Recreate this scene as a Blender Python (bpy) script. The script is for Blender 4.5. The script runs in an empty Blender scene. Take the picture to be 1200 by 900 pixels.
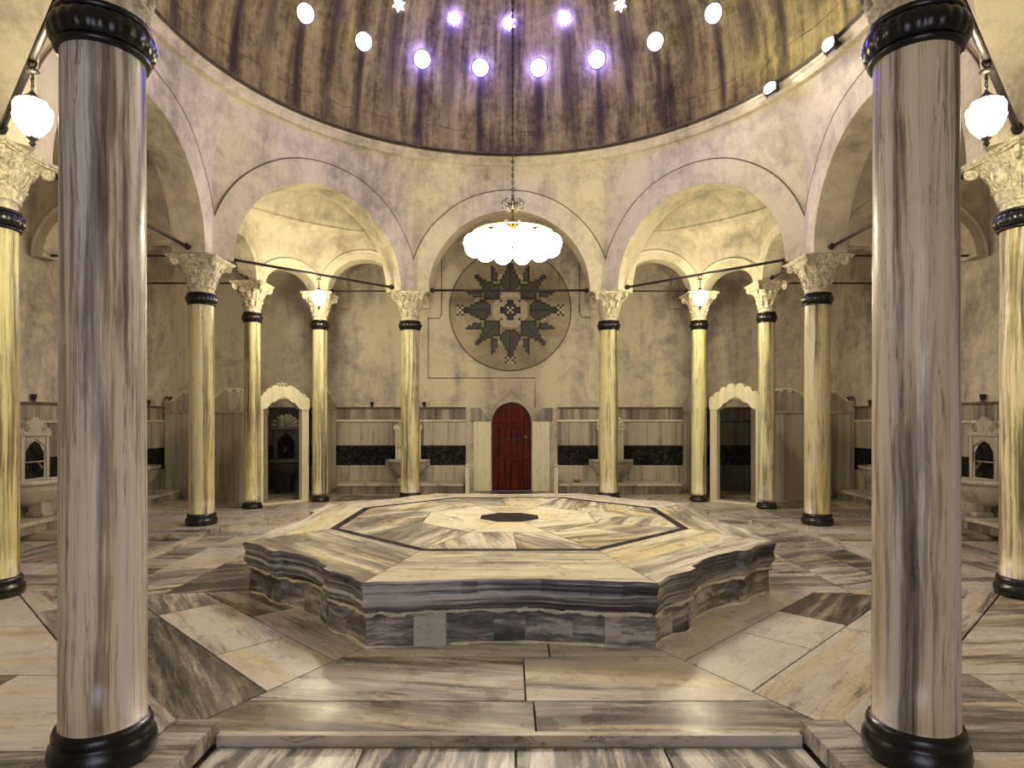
import bpy, math, random
from math import sin, cos, pi, sqrt, atan2, radians
from mathutils import Vector, Matrix

S = 1.6                      # metres per unit of the plan (one unit = the eye height)
random.seed(7)
scn = bpy.context.scene
COL = scn.collection

# ------------------------------------------------------------------ materials
def newmat(name):
    m = bpy.data.materials.new(name); m.use_nodes = True
    nt = m.node_tree
    b = nt.nodes['Principled BSDF']
    return m, nt, b

class N:
    """small node-graph helper"""
    def __init__(s, nt): s.nt = nt
    def n(s, t, **kw):
        x = s.nt.nodes.new(t)
        for k, v in kw.items(): setattr(x, k, v)
        return x
    def l(s, a, b): s.nt.links.new(a, b)
    def setin(s, node, key, val):
        if hasattr(val, 'is_output') or isinstance(val, bpy.types.NodeSocket): s.l(val, node.inputs[key])
        else: node.inputs[key].default_value = val
    def math(s, op, a, b=None, c=None, clamp=False):
        x = s.n('ShaderNodeMath', operation=op); x.use_clamp = clamp
        s.setin(x, 0, a)
        if b is not None: s.setin(x, 1, b)
        if c is not None: s.setin(x, 2, c)
        return x.outputs[0]
    def vmath(s, op, a, b=None):
        x = s.n('ShaderNodeVectorMath', operation=op)
        s.setin(x, 0, a)
        if b is not None: s.setin(x, 1, b)
        return x.outputs[0]
    def noise(s, vec, scale, detail=6, rough=.6, dist=0.0):
        x = s.n('ShaderNodeTexNoise')
        s.l(vec, x.inputs['Vector'])
        x.inputs['Scale'].default_value = scale; x.inputs['Detail'].default_value = detail
        x.inputs['Roughness'].default_value = rough; x.inputs['Distortion'].default_value = dist
        return x.outputs['Fac']
    def ramp(s, fac, stops, interp='LINEAR'):
        x = s.n('ShaderNodeValToRGB'); cr = x.color_ramp; cr.interpolation = interp
        while len(cr.elements) > 1: cr.elements.remove(cr.elements[-1])
        cr.elements[0].position = stops[0][0]; cr.elements[0].color = (*stops[0][1], 1)
        for p, c in stops[1:]:
            e = cr.elements.new(p); e.color = (*c, 1)
        s.l(fac, x.inputs[0]); return x.outputs[0]
    def mix(s, fac, a, b, mode='MIX'):
        x = s.n('ShaderNodeMix', data_type='RGBA', blend_type=mode)
        for i, v in ((0, fac), (6, a), (7, b)):
            if isinstance(v, bpy.types.NodeSocket): s.l(v, x.inputs[i])
            elif i == 0: x.inputs[0].default_value = v
            else: x.inputs[i].default_value = (*v, 1)
        return x.outputs[2]
    def remap(s, v, a, b, c=0, d=1):
        x = s.n('ShaderNodeMapRange'); s.l(v, x.inputs[0])
        for i, q in enumerate((a, b, c, d)): x.inputs[i+1].default_value = q
        return x.outputs[0]
    def bump(s, h, bsdf, strength=.2, dist=.02):
        x = s.n('ShaderNodeBump'); x.inputs['Strength'].default_value = strength
        x.inputs['Distance'].default_value = dist
        s.l(h, x.inputs['Height']); s.l(x.outputs[0], bsdf.inputs['Normal'])
    def obj(s): return s.n('ShaderNodeTexCoord').outputs['Object']
    def comb(s, x, y, z):
        c = s.n('ShaderNodeCombineXYZ')
        for i, v in enumerate((x, y, z)): s.setin(c, i, v)
        return c.outputs[0]

def plaster(name, light, mid, dark, streak=.35, sc=1.0, rough=.85):
    m, nt, b = newmat(name); g = N(nt)
    v = g.n('ShaderNodeNewGeometry').outputs['Position']
    big = g.noise(v, .55*sc, 5, .62, .8)
    sv = g.vmath('MULTIPLY', v, (2.2, 2.2, .35))
    st = g.noise(sv, 1.3*sc, 6, .65, .5)
    fine = g.noise(v, 7*sc, 8, .7)
    f = g.math('ADD', g.math('MULTIPLY', big, 1-streak), g.math('MULTIPLY', st, streak))
    med = g.noise(v, 2.1*sc, 7, .72, .9)
    f = g.math('ADD', g.math('MULTIPLY', f, .60), g.math('ADD', g.math('MULTIPLY', fine, .16), g.math('MULTIPLY', med, .24)))
    c = g.ramp(f, [(.345, dark), (.44, mid), (.53, light), (.66, tuple(min(1, x*1.12) for x in light))])
    hair = g.math('ABSOLUTE', g.math('SUBTRACT', g.noise(v, .9*sc, 8, .72, 1.4), .5))
    c = g.mix(g.math('MULTIPLY', g.remap(hair, .0035, 0), .45), c, dark)
    spot = g.remap(g.noise(v, 19*sc, 4, .7), .66, .74)
    c = g.mix(g.math('MULTIPLY', spot, .35), c, tuple(x*.5 for x in dark))
    g.l(c, b.inputs['Base Color']); b.inputs['Roughness'].default_value = rough
    b.inputs['Specular IOR Level'].default_value = .2
    g.bump(g.math('ADD', fine, g.math('MULTIPLY', big, 1.5)), b, .35, .03)
    return m

def marble(name, mode, light, mid, dark, freq=5.0, rough=.28, contrast=1.0, objcol=False, attr=True, warm=None, hscale=(.35, .35, 4.2)):
    """mode: 'F' floor (streaks along the slab's own vein direction), 'V' vertical streaks, 'H' horizontal bands"""
    m, nt, b = newmat(name); g = N(nt)
    v = g.obj()
    if mode in 'F' or attr:
        a = g.n('ShaderNodeAttribute', attribute_name='vein')
        sp = g.n('ShaderNodeSeparateXYZ'); g.l(a.outputs['Vector'], sp.inputs[0])
        ang, seed, tint = sp.outputs
    if mode == 'F':
        r = g.n('ShaderNodeVectorRotate', rotation_type='Z_AXIS'); g.l(v, r.inputs['Vector']); g.l(ang, r.inputs['Angle'])
        v = r.outputs[0]
        scale = (.26, 2.9, 1.0)
    elif mode == 'V': scale = (3.4, 3.4, .085)
    else: scale = hscale
    if attr or mode == 'F':
        off = g.math('MULTIPLY', seed, 37.0)
        v = g.vmath('ADD', v, g.comb(off, g.math('MULTIPLY', off, .61), g.math('MULTIPLY', off, .37)))
    if objcol:
        oi = g.n('ShaderNodeObjectInfo')
        off = g.math('MULTIPLY', oi.outputs['Random'], 53.0)
        v = g.vmath('ADD', v, g.comb(off, g.math('MULTIPLY', off, .7), g.math('MULTIPLY', off, .2)))
    warp = g.n('ShaderNodeTexNoise'); g.l(v, warp.inputs['Vector']); warp.inputs['Scale'].default_value = .9
    warp.inputs['Detail'].default_value = 3
    wv = g.vmath('ADD', v, g.vmath('SCALE', g.vmath('SUBTRACT', warp.outputs['Color'], (.5, .5, .5)), None))
    nt.nodes[-1]
    for nd in nt.nodes:
        if nd.type == 'VECT_MATH' and nd.operation == 'SCALE': nd.inputs['Scale'].default_value = {'V': .07, 'H': .10, 'F': .085}[mode]
    sv = g.vmath('MULTIPLY', wv, scale)
    n1 = g.noise(sv, freq*.42, 7, .62, .35)
    n2 = g.noise(sv, freq*1.9, 6, .68, .2)
    cloud = g.noise(v, .7, 4, .6, .6)
    f = g.math('ADD', g.math('MULTIPLY', n1, .55), g.math('MULTIPLY', n2, .30))
    f = g.math('ADD', f, g.math('MULTIPLY', cloud, .15))
    f = g.math('ADD', g.math('MULTIPLY', g.math('SUBTRACT', f, .5), contrast), .5)
    if attr or mode == 'F': f = g.math('SUBTRACT', f, g.math('MULTIPLY', tint, .15))
    c = g.ramp(f, [(.30, dark), (.40, tuple((x+y)*.5 for x, y in zip(mid, dark))), (.46, mid), (.53, light), (.68, tuple(min(1, x*1.15) for x in light))])
    vein = g.math('ABSOLUTE', g.math('SUBTRACT', g.noise(sv, freq*.8, 5, .6, .6), .5))
    c = g.mix(g.math('MULTIPLY', g.remap(vein, .012, 0, 0, 1), .65), c, tuple(x*.8 for x in dark))
    if warm:
        w = g.remap(g.noise(sv, freq*.22, 3, .55, .3), .48, .60)
        c = g.mix(g.math('MULTIPLY', w, .75), c, warm, 'MULTIPLY')
    if objcol:
        c = g.mix(1.0, c, oi.outputs['Color'], 'MULTIPLY')
    g.l(c, b.inputs['Base Color'])
    rr = g.remap(g.noise(v, 3.5, 5, .6), .3, .7, rough-.08, rough+.16)
    g.l(rr, b.inputs['Roughness'])
    g.bump(g.math('ADD', g.noise(v, 9, 6, .7), g.math('MULTIPLY', n1, .5)), b, .12, .01)
    return m

def simple(name, col, rough=.5, metal=0.0, nscale=12, var=.25, bump=.1):
    m, nt, b = newmat(name); g = N(nt)
    v = g.obj()
    n = g.noise(v, nscale, 6, .65)
    c = g.ramp(n, [(.3, tuple(x*(1-var) for x in col)), (.7, tuple(min(1, x*(1+var)) for x in col))])
    g.l(c, b.inputs['Base Color']); b.inputs['Roughness'].default_value = rough; b.inputs['Metallic'].default_value = metal
    if bump: g.bump(n, b, bump, .01)
    return m

def emit(name, col, strength):
    m, nt, b = newmat(name)
    b.inputs['Base Color'].default_value = (*col, 1)
    b.inputs['Emission Color'].default_value = (*col, 1)
    b.inputs['Emission Strength'].default_value = strength
    b.inputs['Roughness'].default_value = .3
    return m

M = {}
M['plaster'] = plaster('cream_plaster', (.66, .565, .41), (.41, .350, .265), (.145, .122, .10), .35)
M['plaster_wall'] = plaster('stained_wall_plaster', (.66, .565, .42), (.38, .335, .275), (.11, .104, .104), .4)
M['disc'] = plaster('brown_mosaic_ground', (.44, .37, .25), (.33, .275, .18), (.18, .15, .105), .3, 1.6)
M['cornice_dark'] = plaster('sooty_cornice', (.16, .125, .08), (.10, .08, .055), (.04, .034, .028))
M['capital'] = simple('carved_limestone', (.56, .485, .34), .6, 0, 24, .7, .8)
M['shaft'] = marble('streaked_column_marble', 'V', (.66, .60, .44), (.37, .32, .225), (.05, .042, .032), 5.0, .32, 1.9, True, False, (1.0, .89, .60))
M['floor'] = marble('grey_veined_floor_marble', 'F', (.50, .452, .362), (.255, .23, .19), (.042, .041, .044), 6.6, .27, 1.35, False, True, (1.0, .88, .62))
M['streaky'] = marble('black_and_white_threshold_marble', 'F', (.62, .575, .46), (.23, .215, .19), (.025, .025, .025), 4.5, .25, 1.7)
M['topstone'] = marble('honey_belly_stone_marble', 'F', (.58, .515, .38), (.32, .28, .205), (.085, .075, .062), 4.6, .3, 1.6, False, True, (1.0, .85, .56))
M['rim'] = marble('banded_grey_rim_marble', 'H', (.46, .425, .385), (.15, .14, .14), (.022, .022, .027), 4.5, .3, 2.1, hscale=(.13, .13, 7.5))
M['base'] = marble('weathered_base_marble', 'H', (.46, .42, .35), (.23, .21, .18), (.055, .052, .05), 6.0, .5, 1.6, hscale=(.6, .6, 3.4))
M['dado'] = marble('grey_dado_marble', 'V', (.42, .378, .28), (.26, .23, .17), (.08, .068, .05), 2.6, .38, 1.25)
M['dado_plain'] = marble('pale_screen_marble', 'V', (.52, .465, .345), (.36, .32, .235), (.13, .11, .085), 2.2, .38, .85)
M['white'] = marble('ivory_white_marble', 'V', (.74, .66, .46), (.58, .51, .35), (.36, .30, .20), 3.0, .32, .7)
M['dado_shade'] = marble('shade_toned_cubicle_marble', 'V', (.085, .078, .065), (.045, .041, .036), (.012, .011, .010), 2.6, .4, 1.2)  # cubicle shade put into the stone: darkened copy of the dado marble
M['grout'] = simple('dark_grout', (.055, .047, .038), .9)
M['black'] = simple('black_polished_stone', (.006, .006, .007), .27, 0, 30, .4, .15)
M['iron'] = simple('wrought_iron', (.035, .03, .026), .5, .6, 25, .4, .3)
M['brass'] = simple('aged_brass', (.42, .27, .09), .32, 1.0, 25, .4, .2)
M['tile_black'] = simple('black_mosaic_tile', (.010, .010, .010), .5)
M['tile_green'] = simple('grey_green_mosaic_tile', (.058, .060, .042), .5)
M['tile_light'] = simple('cream_mosaic_tile', (.66, .56, .40), .5)

def black_marble():
    m, nt, b = newmat('black_veined_marble'); g = N(nt); v = g.obj()
    n = g.noise(v, 5, 8, .72, 1.2)
    ve = g.math('ABSOLUTE', g.math('SUBTRACT', g.noise(v, 7, 6, .65, 1.0), .5))
    c = g.ramp(n, [(.48, (.004, .004, .004)), (.62, (.018, .016, .013)), (.78, (.07, .062, .05))])
    c = g.mix(g.remap(ve, .007, 0, 0, .5), c, (.35, .31, .25))
    g.l(c, b.inputs['Base Color']); b.inputs['Roughness'].default_value = .6; b.inputs['Specular IOR Level'].default_value = .1
    return m
M['black_marble'] = black_marble()

def door_wood():
    m, nt, b = newmat('red_painted_door_wood'); g = N(nt); v = g.obj()
    n = g.noise(g.vmath('MULTIPLY', v, (9, 9, .7)), 3, 7, .65, .4)
    c = g.ramp(n, [(.36, (.010, .001, .001)), (.5, (.085, .004, .003)), (.66, (.18, .012, .005))])
    g.l(c, b.inputs['Base Color']); b.inputs['Roughness'].default_value = .5; b.inputs['Specular IOR Level'].default_value = .15
    g.bump(n, b, .3, .01)
    return m
M['door'] = door_wood()

ZR = 4.11; RD = 2.75          # dome springing height and radius
def dome_mat():
    m, nt, b = newmat('stained_dome_plaster'); g = N(nt)
    p = g.n('ShaderNodeNewGeometry').outputs['Position']
    sp = g.n('ShaderNodeSeparateXYZ'); g.l(p, sp.inputs[0])
    x, y, z = sp.outputs
    ang = g.math('ARCTAN2', x, y)                       # 0 at the back of the room
    sv = g.comb(g.math('MULTIPLY', ang, 9.0), g.math('MULTIPLY', z, .22), 0.0)
    st = g.noise(sv, 1.1, 7, .68, .35)
    st2 = g.noise(sv, 4.0, 6, .7, .15)
    cl = g.noise(p, 1.4, 7, .7, .4)
    fine = g.noise(p, 9, 8, .75)
    f = g.math('ADD', g.math('ADD', g.math('MULTIPLY', st, .38), g.math('MULTIPLY', st2, .2)),
               g.math('ADD', g.math('MULTIPLY', cl, .24), g.math('MULTIPLY', fine, .18)))
    c = g.ramp(f, [(.40, (.022, .017, .007)), (.465, (.105, .078, .026)), (.535, (.28, .212, .072)), (.66, (.48, .38, .16))])
    # run-off stains under each light hole
    def runs(phase, zc, width, amt, tail):
        k = g.math('ADD', g.math('MULTIPLY', ang, 12/pi), phase + 48.0)
        d = g.math('ABSOLUTE', g.math('SUBTRACT', g.math('FRACT', k), .5))
        wob = g.math('MULTIPLY', g.math('SUBTRACT', g.noise(p, 2.2, 3, .6), .5), .12)
        d = g.math('ABSOLUTE', g.math('ADD', d, wob))
        a = g.remap(d, width, width*.25, 0, 1)
        zz = g.remap(z, zc*S+.02, zc*S-.02, 0, 1)
        tl = g.remap(z, tail*S, (tail+.25)*S, .35, 1)
        return g.math('MULTIPLY', g.math('MULTIPLY', g.math('MULTIPLY', a, zz), tl), g.math('MULTIPLY', g.remap(fine, .3, .6, .6, 1), amt))
    w1 = runs(0.0, ZR+RD*sin(radians(20))-.07, .085, .9, ZR-.05)
    w2 = runs(.5, ZR+RD*sin(radians(29.5))-.05, .15, .72, ZR+.35)
    c = g.mix(w1, c, (.022, .016, .010)); c = g.mix(w2, c, (.03, .022, .013))
    wz = g.math('ADD', g.math('DIVIDE', z, S), g.math('MULTIPLY', g.math('SUBTRACT', g.noise(p, 1.3, 6, .7), .5), .16))
    cr = g.math('ABSOLUTE', g.math('SUBTRACT', wz, ZR+.27))
    c = g.mix(g.math('MULTIPLY', g.remap(cr, .007, .001), g.remap(cl, .42, .55)), c, (.03, .022, .013))
    g.l(c, b.inputs['Base Color']); b.inputs['Roughness'].default_value = .8
    b.inputs['Specular IOR Level'].default_value = .2
    g.bump(g.math('ADD', fine, cl), b, .35, .03)
    return m
M['dome'] = dome_mat()
M['chand_glass'] = emit('lit_opal_globe', (1.0, .91, .62), 82)
M['lantern_glass'] = emit('lit_lantern_glass', (1.0, .90, .60), 330)
M['flood_glass'] = emit('lit_floodlight_lens', (1.0, .93, .70), 900)
M['up_glass'] = emit('lit_uplight_lens', (1.0, .76, .42), 420)
M['sky_glass'] = emit('daylit_thick_glass', (.62, .68, 1.0), 14)
M['sky_glass_bloom'] = emit('violet_bloom_glass', (.16, .135, 1.0), 300)  # violet emission of the central windows stands in for bloom on the dome

# ------------------------------------------------------------------ geometry helper
class G:
    def __init__(s): s.v = []; s.f = []; s.m = []; s.vein = []; s.sm = []
    def add(s, vs, fs, mat=0, vein=(0, 0, 0), smooth=False, mx=None):
        o = len(s.v)
        if mx is not None: vs = [tuple(mx @ Vector(p)) for p in vs]
        s.v += [tuple(p) for p in vs]
        for f in fs:
            s.f.append(tuple(i+o for i in f)); s.m.append(mat); s.vein.append(vein); s.sm.append(smooth)
    def box(s, x0, y0, z0, x1, y1, z1, **k):
        x0, x1 = sorted((x0, x1)); y0, y1 = sorted((y0, y1)); z0, z1 = sorted((z0, z1))
        vs = [(x, y, z) for z in (z0, z1) for y in (y0, y1) for x in (x0, x1)]
        s.add(vs, [(0, 2, 3, 1), (4, 5, 7, 6), (0, 1, 5, 4), (2, 6, 7, 3), (0, 4, 6, 2), (1, 3, 7, 5)], **k)
    def prism(s, poly, z0, z1, **k):
        """horizontal outline extruded in z"""
        n = len(poly)
        vs = [(x, y, z0) for x, y in poly] + [(x, y, z1) for x, y in poly]
        fs = [tuple(range(n-1, -1, -1)), tuple(range(n, 2*n))] + [(i, (i+1) % n, n+(i+1) % n, n+i) for i in range(n)]
        s.add(vs, fs, **k)
    def plate(s, poly, y0, y1, **k):
        """upright outline (x,z) extruded in y"""
        n = len(poly)
        vs = [(x, y0, z) for x, z in poly] + [(x, y1, z) for x, z in poly]
        fs = [tuple(range(n)), tuple(range(2*n-1, n-1, -1))] + [(i, n+i, n+(i+1) % n, (i+1) % n) for i in range(n)]
        s.add(vs, fs, **k)
    def lathe(s, prof, n=48, c=(0, 0), mod=None, a0=0, a1=2*pi, caps=True, **k):
        k.setdefault('smooth', True)
        full = abs(a1-a0-2*pi) < 1e-6
        cols = n if full else n+1
        vs = []
        for (r, z) in prof:
            for i in range(cols):
                a = a0+(a1-a0)*i/n
                q = r*(mod(a, z) if mod else 1)
                vs.append((c[0]+q*cos(a), c[1]+q*sin(a), z))
        fs = []
        for j in range(len(prof)-1):
            for i in range(n):
                i2 = (i+1) % cols
                fs.append((j*cols+i, j*cols+i2, (j+1)*cols+i2, (j+1)*cols+i))
        if caps and full:
            if prof[0][0] > 1e-5: fs.append(tuple(range(cols-1, -1, -1)))
            if prof[-1][0] > 1e-5: fs.append(tuple((len(prof)-1)*cols+i for i in range(cols)))
        s.add(vs, fs, **k)
    def sphere(s, c, r, n=16, sc=(1, 1, 1), mx=None, **k):
        k.setdefault('smooth', True)
        vs = []; fs = []
        m = max(4, n//2)
        for j in range(m+1):
            t = pi*j/m
            for i in range(n):
                a = 2*pi*i/n
                vs.append((r*sin(t)*cos(a)*sc[0], r*sin(t)*sin(a)*sc[1], r*cos(t)*sc[2]))
        for j in range(m):
            for i in range(n):
                fs.append((j*n+i, (j+1)*n+i, (j+1)*n+(i+1) % n, j*n+(i+1) % n))
        T = Matrix.Translation(Vector(c))
        s.add(vs, fs, mx=T @ mx if mx else T, **k)
    def tube(s, pts, r, n=8, closed=False, **k):
        k.setdefault('smooth', True)
        P = [Vector(p) for p in pts]; L = len(P); vs = []
        rr = r if hasattr(r, '__len__') else [r]*L
        up = Vector((0, 0, 1)); prev = None
        for i, p in enumerate(P):
            t = (P[(i+1) % L]-P[i-1]) if closed else (P[min(i+1, L-1)]-P[max(i-1, 0)])
            t.normalize()
            if prev is None:
                a = t.cross(up)
                if a.length < 1e-3: a = t.cross(Vector((1, 0, 0)))
                a.normalize()
            else:
                a = prev-t*prev.dot(t)
                if a.length < 1e-4: a = t.orthogonal()
                a.normalize()
            prev = a; b = t.cross(a)
            for j in range(n):
                q = 2*pi*j/n
                vs.append(tuple(p+(a*cos(q)+b*sin(q))*rr[i]))
        fs = []
        for i in range(L if closed else L-1):
            for j in range(n):
                i2 = (i+1) % L
                fs.append((i*n+j, i*n+(j+1) % n, i2*n+(j+1) % n, i2*n+j))
        if not closed: fs += [tuple(range(n-1, -1, -1)), tuple((L-1)*n+j for j in range(n))]
        s.add(vs, fs, **k)
    def build(s, name, mats, parent=None, bevel=0, seg=2):
        me = bpy.data.meshes.new(name)
        me.from_pydata([(x*S, y*S, z*S) for x, y, z in s.v], [], s.f)
        for m in (mats if isinstance(mats, (list, tuple)) else [mats]): me.materials.append(M[m])
        me.polygons.foreach_set('material_index', s.m)
        me.polygons.foreach_set('use_smooth', s.sm)
        at = me.attributes.new('vein', 'FLOAT_VECTOR', 'FACE')
        at.data.foreach_set('vector', [c for v in s.vein for c in v])
        me.validate(); me.update()
        o = bpy.data.objects.new(name, me); COL.objects.link(o)
        if parent: o.parent = parent
        if bevel:
            b = o.modifiers.new('edge', 'BEVEL'); b.width = bevel*S; b.segments = seg; b.limit_method = 'ANGLE'; b.angle_limit = radians(35)
        return o

def tag(o, label, cat, group=None, kind=None):
    o['label'] = label; o['category'] = cat
    if group: o['group'] = group
    if kind: o['kind'] = kind
    return o
def struct(o):
    o['kind'] = 'structure'; return o
def empty(name, loc=(0, 0, 0), rz=0):
    o = bpy.data.objects.new(name, None); COL.objects.link(o)
    o.empty_display_size = .2
    o.location = (loc[0]*S, loc[1]*S, loc[2]*S); o.rotation_euler = (0, 0, rz)
    return o
def copy_tree(o, parent=None):
    c = o.copy(); COL.objects.link(c)
    if parent: c.parent = parent
    for ch in list(o.children): copy_tree(ch, c)
    return c
def kids(o):
    out = []
    for c in o.children: out += [c]+kids(c)
    return out
def at(o, loc, rz=0):
    o.location = (loc[0]*S, loc[1]*S, loc[2]*S); o.rotation_euler = (0, 0, rz); return o
def rv(tint=0.0, ang=0.0, spread=.35):
    return (ang, random.random(), tint+random.uniform(-spread, spread))

# ------------------------------------------------------------------ plan
AP = 2.75; AO = 3.05; HS = .96; RO = 1.2; ZS = 2.5       # octagon inner / outer face, arch radii, springing
WX = 4.45; WY = 3.98; WF = -6.4                          # side walls, back wall, entrance wall
ZT = 3.2                                                  # aisle ceiling
CR = 2.9/cos(pi/8)
cols = [(CR*cos(pi/8+k*pi/4), CR*sin(pi/8+k*pi/4)) for k in range(8)]

# ---- convex polygon tools for the paving
def clip(poly, nx, ny, c):
    out = []
    for i, p in enumerate(poly):
        q = poly[(i+1) % len(poly)]
        dp = nx*p[0]+ny*p[1]-c; dq = nx*q[0]+ny*q[1]-c
        if dp <= 0: out.append(p)
        if (dp < 0 < dq) or (dq < 0 < dp):
            t = dp/(dp-dq); out.append((p[0]+(q[0]-p[0])*t, p[1]+(q[1]-p[1])*t))
    return out
def area(p): return .5*sum(p[i][0]*p[(i+1) % len(p)][1]-p[(i+1) % len(p)][0]*p[i][1] for i in range(len(p)))
def inset(poly, d):
    if area(poly) < 0: poly = poly[::-1]
    out = poly
    for i in range(len(poly)):
        p = poly[i]; q = poly[(i+1) % len(poly)]
        ex, ey = q[0]-p[0], q[1]-p[1]; L = sqrt(ex*ex+ey*ey)
        if L < 1e-6: continue
        nx, ny = ey/L, -ex/L
        out = clip(out, nx, ny, nx*p[0]+ny*p[1]-d)
        if len(out) < 3: return []
    return out
def bands(poly, ang, step, jit=.2, start=None):
    """cut a polygon across direction ang into strips about `step` wide"""
    dx, dy = cos(ang), sin(ang)
    ds = [dx*p[0]+dy*p[1] for p in poly]; lo, hi = min(ds), max(ds)
    if isinstance(step, (list, tuple)): cuts = [c for c in step if lo < c < hi]
    else:
        n = max(1, round((hi-lo)/step)); cuts = [lo+(hi-lo)*(i+random.uniform(-jit, jit)*.5)/n for i in range(1, n)]
    res = []; edges = [lo-1]+cuts+[hi+1]
    for a, b in zip(edges, edges[1:]):
        q = clip(clip(poly, dx, dy, b), -dx, -dy, -a)
        if len(q) >= 3 and abs(area(q)) > 1e-4: res.append(q)
    return res

fl = G()
def slab(poly, z, vein, mat=0, gap=.0035):
    q = inset(poly, gap)
    if len(q) < 3: return
    fl.prism(q, z-.06, z, mat=mat, vein=vein)
def pave(poly, z, rowdir, rows, lens, tint=0, vang=None, mat=0, spread=.8):
    for r in bands(poly, rowdir, rows, .15):
        for q in bands(r, rowdir+pi/2, lens, .5):
            a = (-(rowdir+pi/2) if vang is None else vang)+random.uniform(-.12, .12)
            slab(q, z, rv(tint, a, spread), mat)

# ------------------------------------------------------------------ floor
ZC = -.045; AF = 2.67; c0 = AF*math.tan(pi/8)
st_out = [(.655, -1.92), (1.56, -.98), (1.56, .72), (.70, 1.44), (-.70, 1.44), (-1.56, .72), (-1.56, -.98), (-.655, -1.92)]
oc_out = [(c0, -AF), (AF, -c0), (AF, c0), (c0, AF), (-c0, AF), (-AF, c0), (-AF, -c0), (-c0, -AF)]
for k in range(8):
    a, b = st_out[k], st_out[(k+1) % 8]; p, q = oc_out[k], oc_out[(k+1) % 8]
    sh = lambda w: (w[0]*.93, w[1]*.93)
    quad = [sh(a), p, q, sh(b)]
    na = atan2((p[1]+q[1])/2, (p[0]+q[0])/2)
    if k == 7: rows = [2.0, 2.435]; lens = .95
    elif k in (0, 6): rows = [1.98, 2.32]; lens = .62
    elif k in (1, 5): rows = [2.05, 2.42]; lens = .6
    else: rows = [1.9, 2.3]; lens = .6
    for i, r in enumerate(bands(quad, na, rows, 0)):
        for w in bands(r, na+pi/2, lens*(1.5 if i == 2 else 1), .5):
            along = -(na+pi/2)
            va = along+random.uniform(-.2, .2) if k in (0, 6, 7) else random.uniform(-.3, .3)+(.25 if k in (3, 4) else -.25)
            slab(w, ZC, rv(.1 if i == 2 else (.15 if k in (1, 5) else 0), va, .9))
def sym(poly, s): return [(x*s, y) for x, y in poly]
for s in (-1, 1):
    # side bays, one shallow step above the octagon
    pave(sym([(AF+.1, -.72), (AF+.1, .72), (4.45, .72), (4.45, -.72)], s), -.062, 0, .5, .7, -.1)
    for y0, y1 in ((-.72, -.1), (-.1, .4), (.4, .72)): slab(sym([(AF, y0), (AF+.1, y0), (AF+.1, y1), (AF, y1)], s), -.026, rv(-.5, pi/2, .3))
    # corner platforms under the columns: curb along the octagon edge, slabs beyond
    for f in (-1, 1):
        reg = [(c0, AF), (AF, c0), (4.45, c0), (4.45, WY if f > 0 else 6.4), (c0, WY if f > 0 else 6.4)]
        reg = [(x*s, y*f) for x, y in reg]
        na = atan2(f, s)
        for i, r in enumerate(bands(reg, na, [AF+.13], 0)):
            if i == 0:
                for w in bands(r, na+pi/2, .7): slab(w, .002, rv(-.3, -(na+pi/2), .3))
            else: pave(r, 0, pi/2, .62, .85, -.15, random.uniform(-.15, .15))
        pave([(x*s, y*f) for x, y in [(AF, .72), (4.45, .72), (4.45, c0), (AF, c0)]], 0, pi/2, .5, .9, -.3)
    pave(sym([(.96, -AF), (c0, -AF), (c0, -6.4), (.96, -6.4)], s), 0, pi/2, .9, .8, -.3)
pave([(-c0, AF), (c0, AF), (c0, WY), (-c0, WY)], 0, pi/2, .45, .7, -.1)
# low ledge at the front of the octagon and the streaked threshold before it
slab([(-.96, -AF-.005), (.96, -AF-.005), (.96, -AF-.04), (-.96, -AF-.04)], ZC+.008, (0, .3, -.6))
for w in bands([(-.955, -AF-.05), (.955, -AF-.05), (.955, -6.4), (-.955, -6.4)], 0, [-.47, .02, .5]):
    for q in bands(w, pi/2, [-4.0, -5.2]): slab(q, ZC-.025, rv(.15, -pi/2+random.uniform(-.25, .25), .3), 1)
fl.box(-4.7, -6.6, -.16, 4.7, 4.2, -.085, mat=2)
struct(fl.build('floor', ['floor', 'streaky', 'grout'], bevel=.0022, seg=1))

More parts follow.
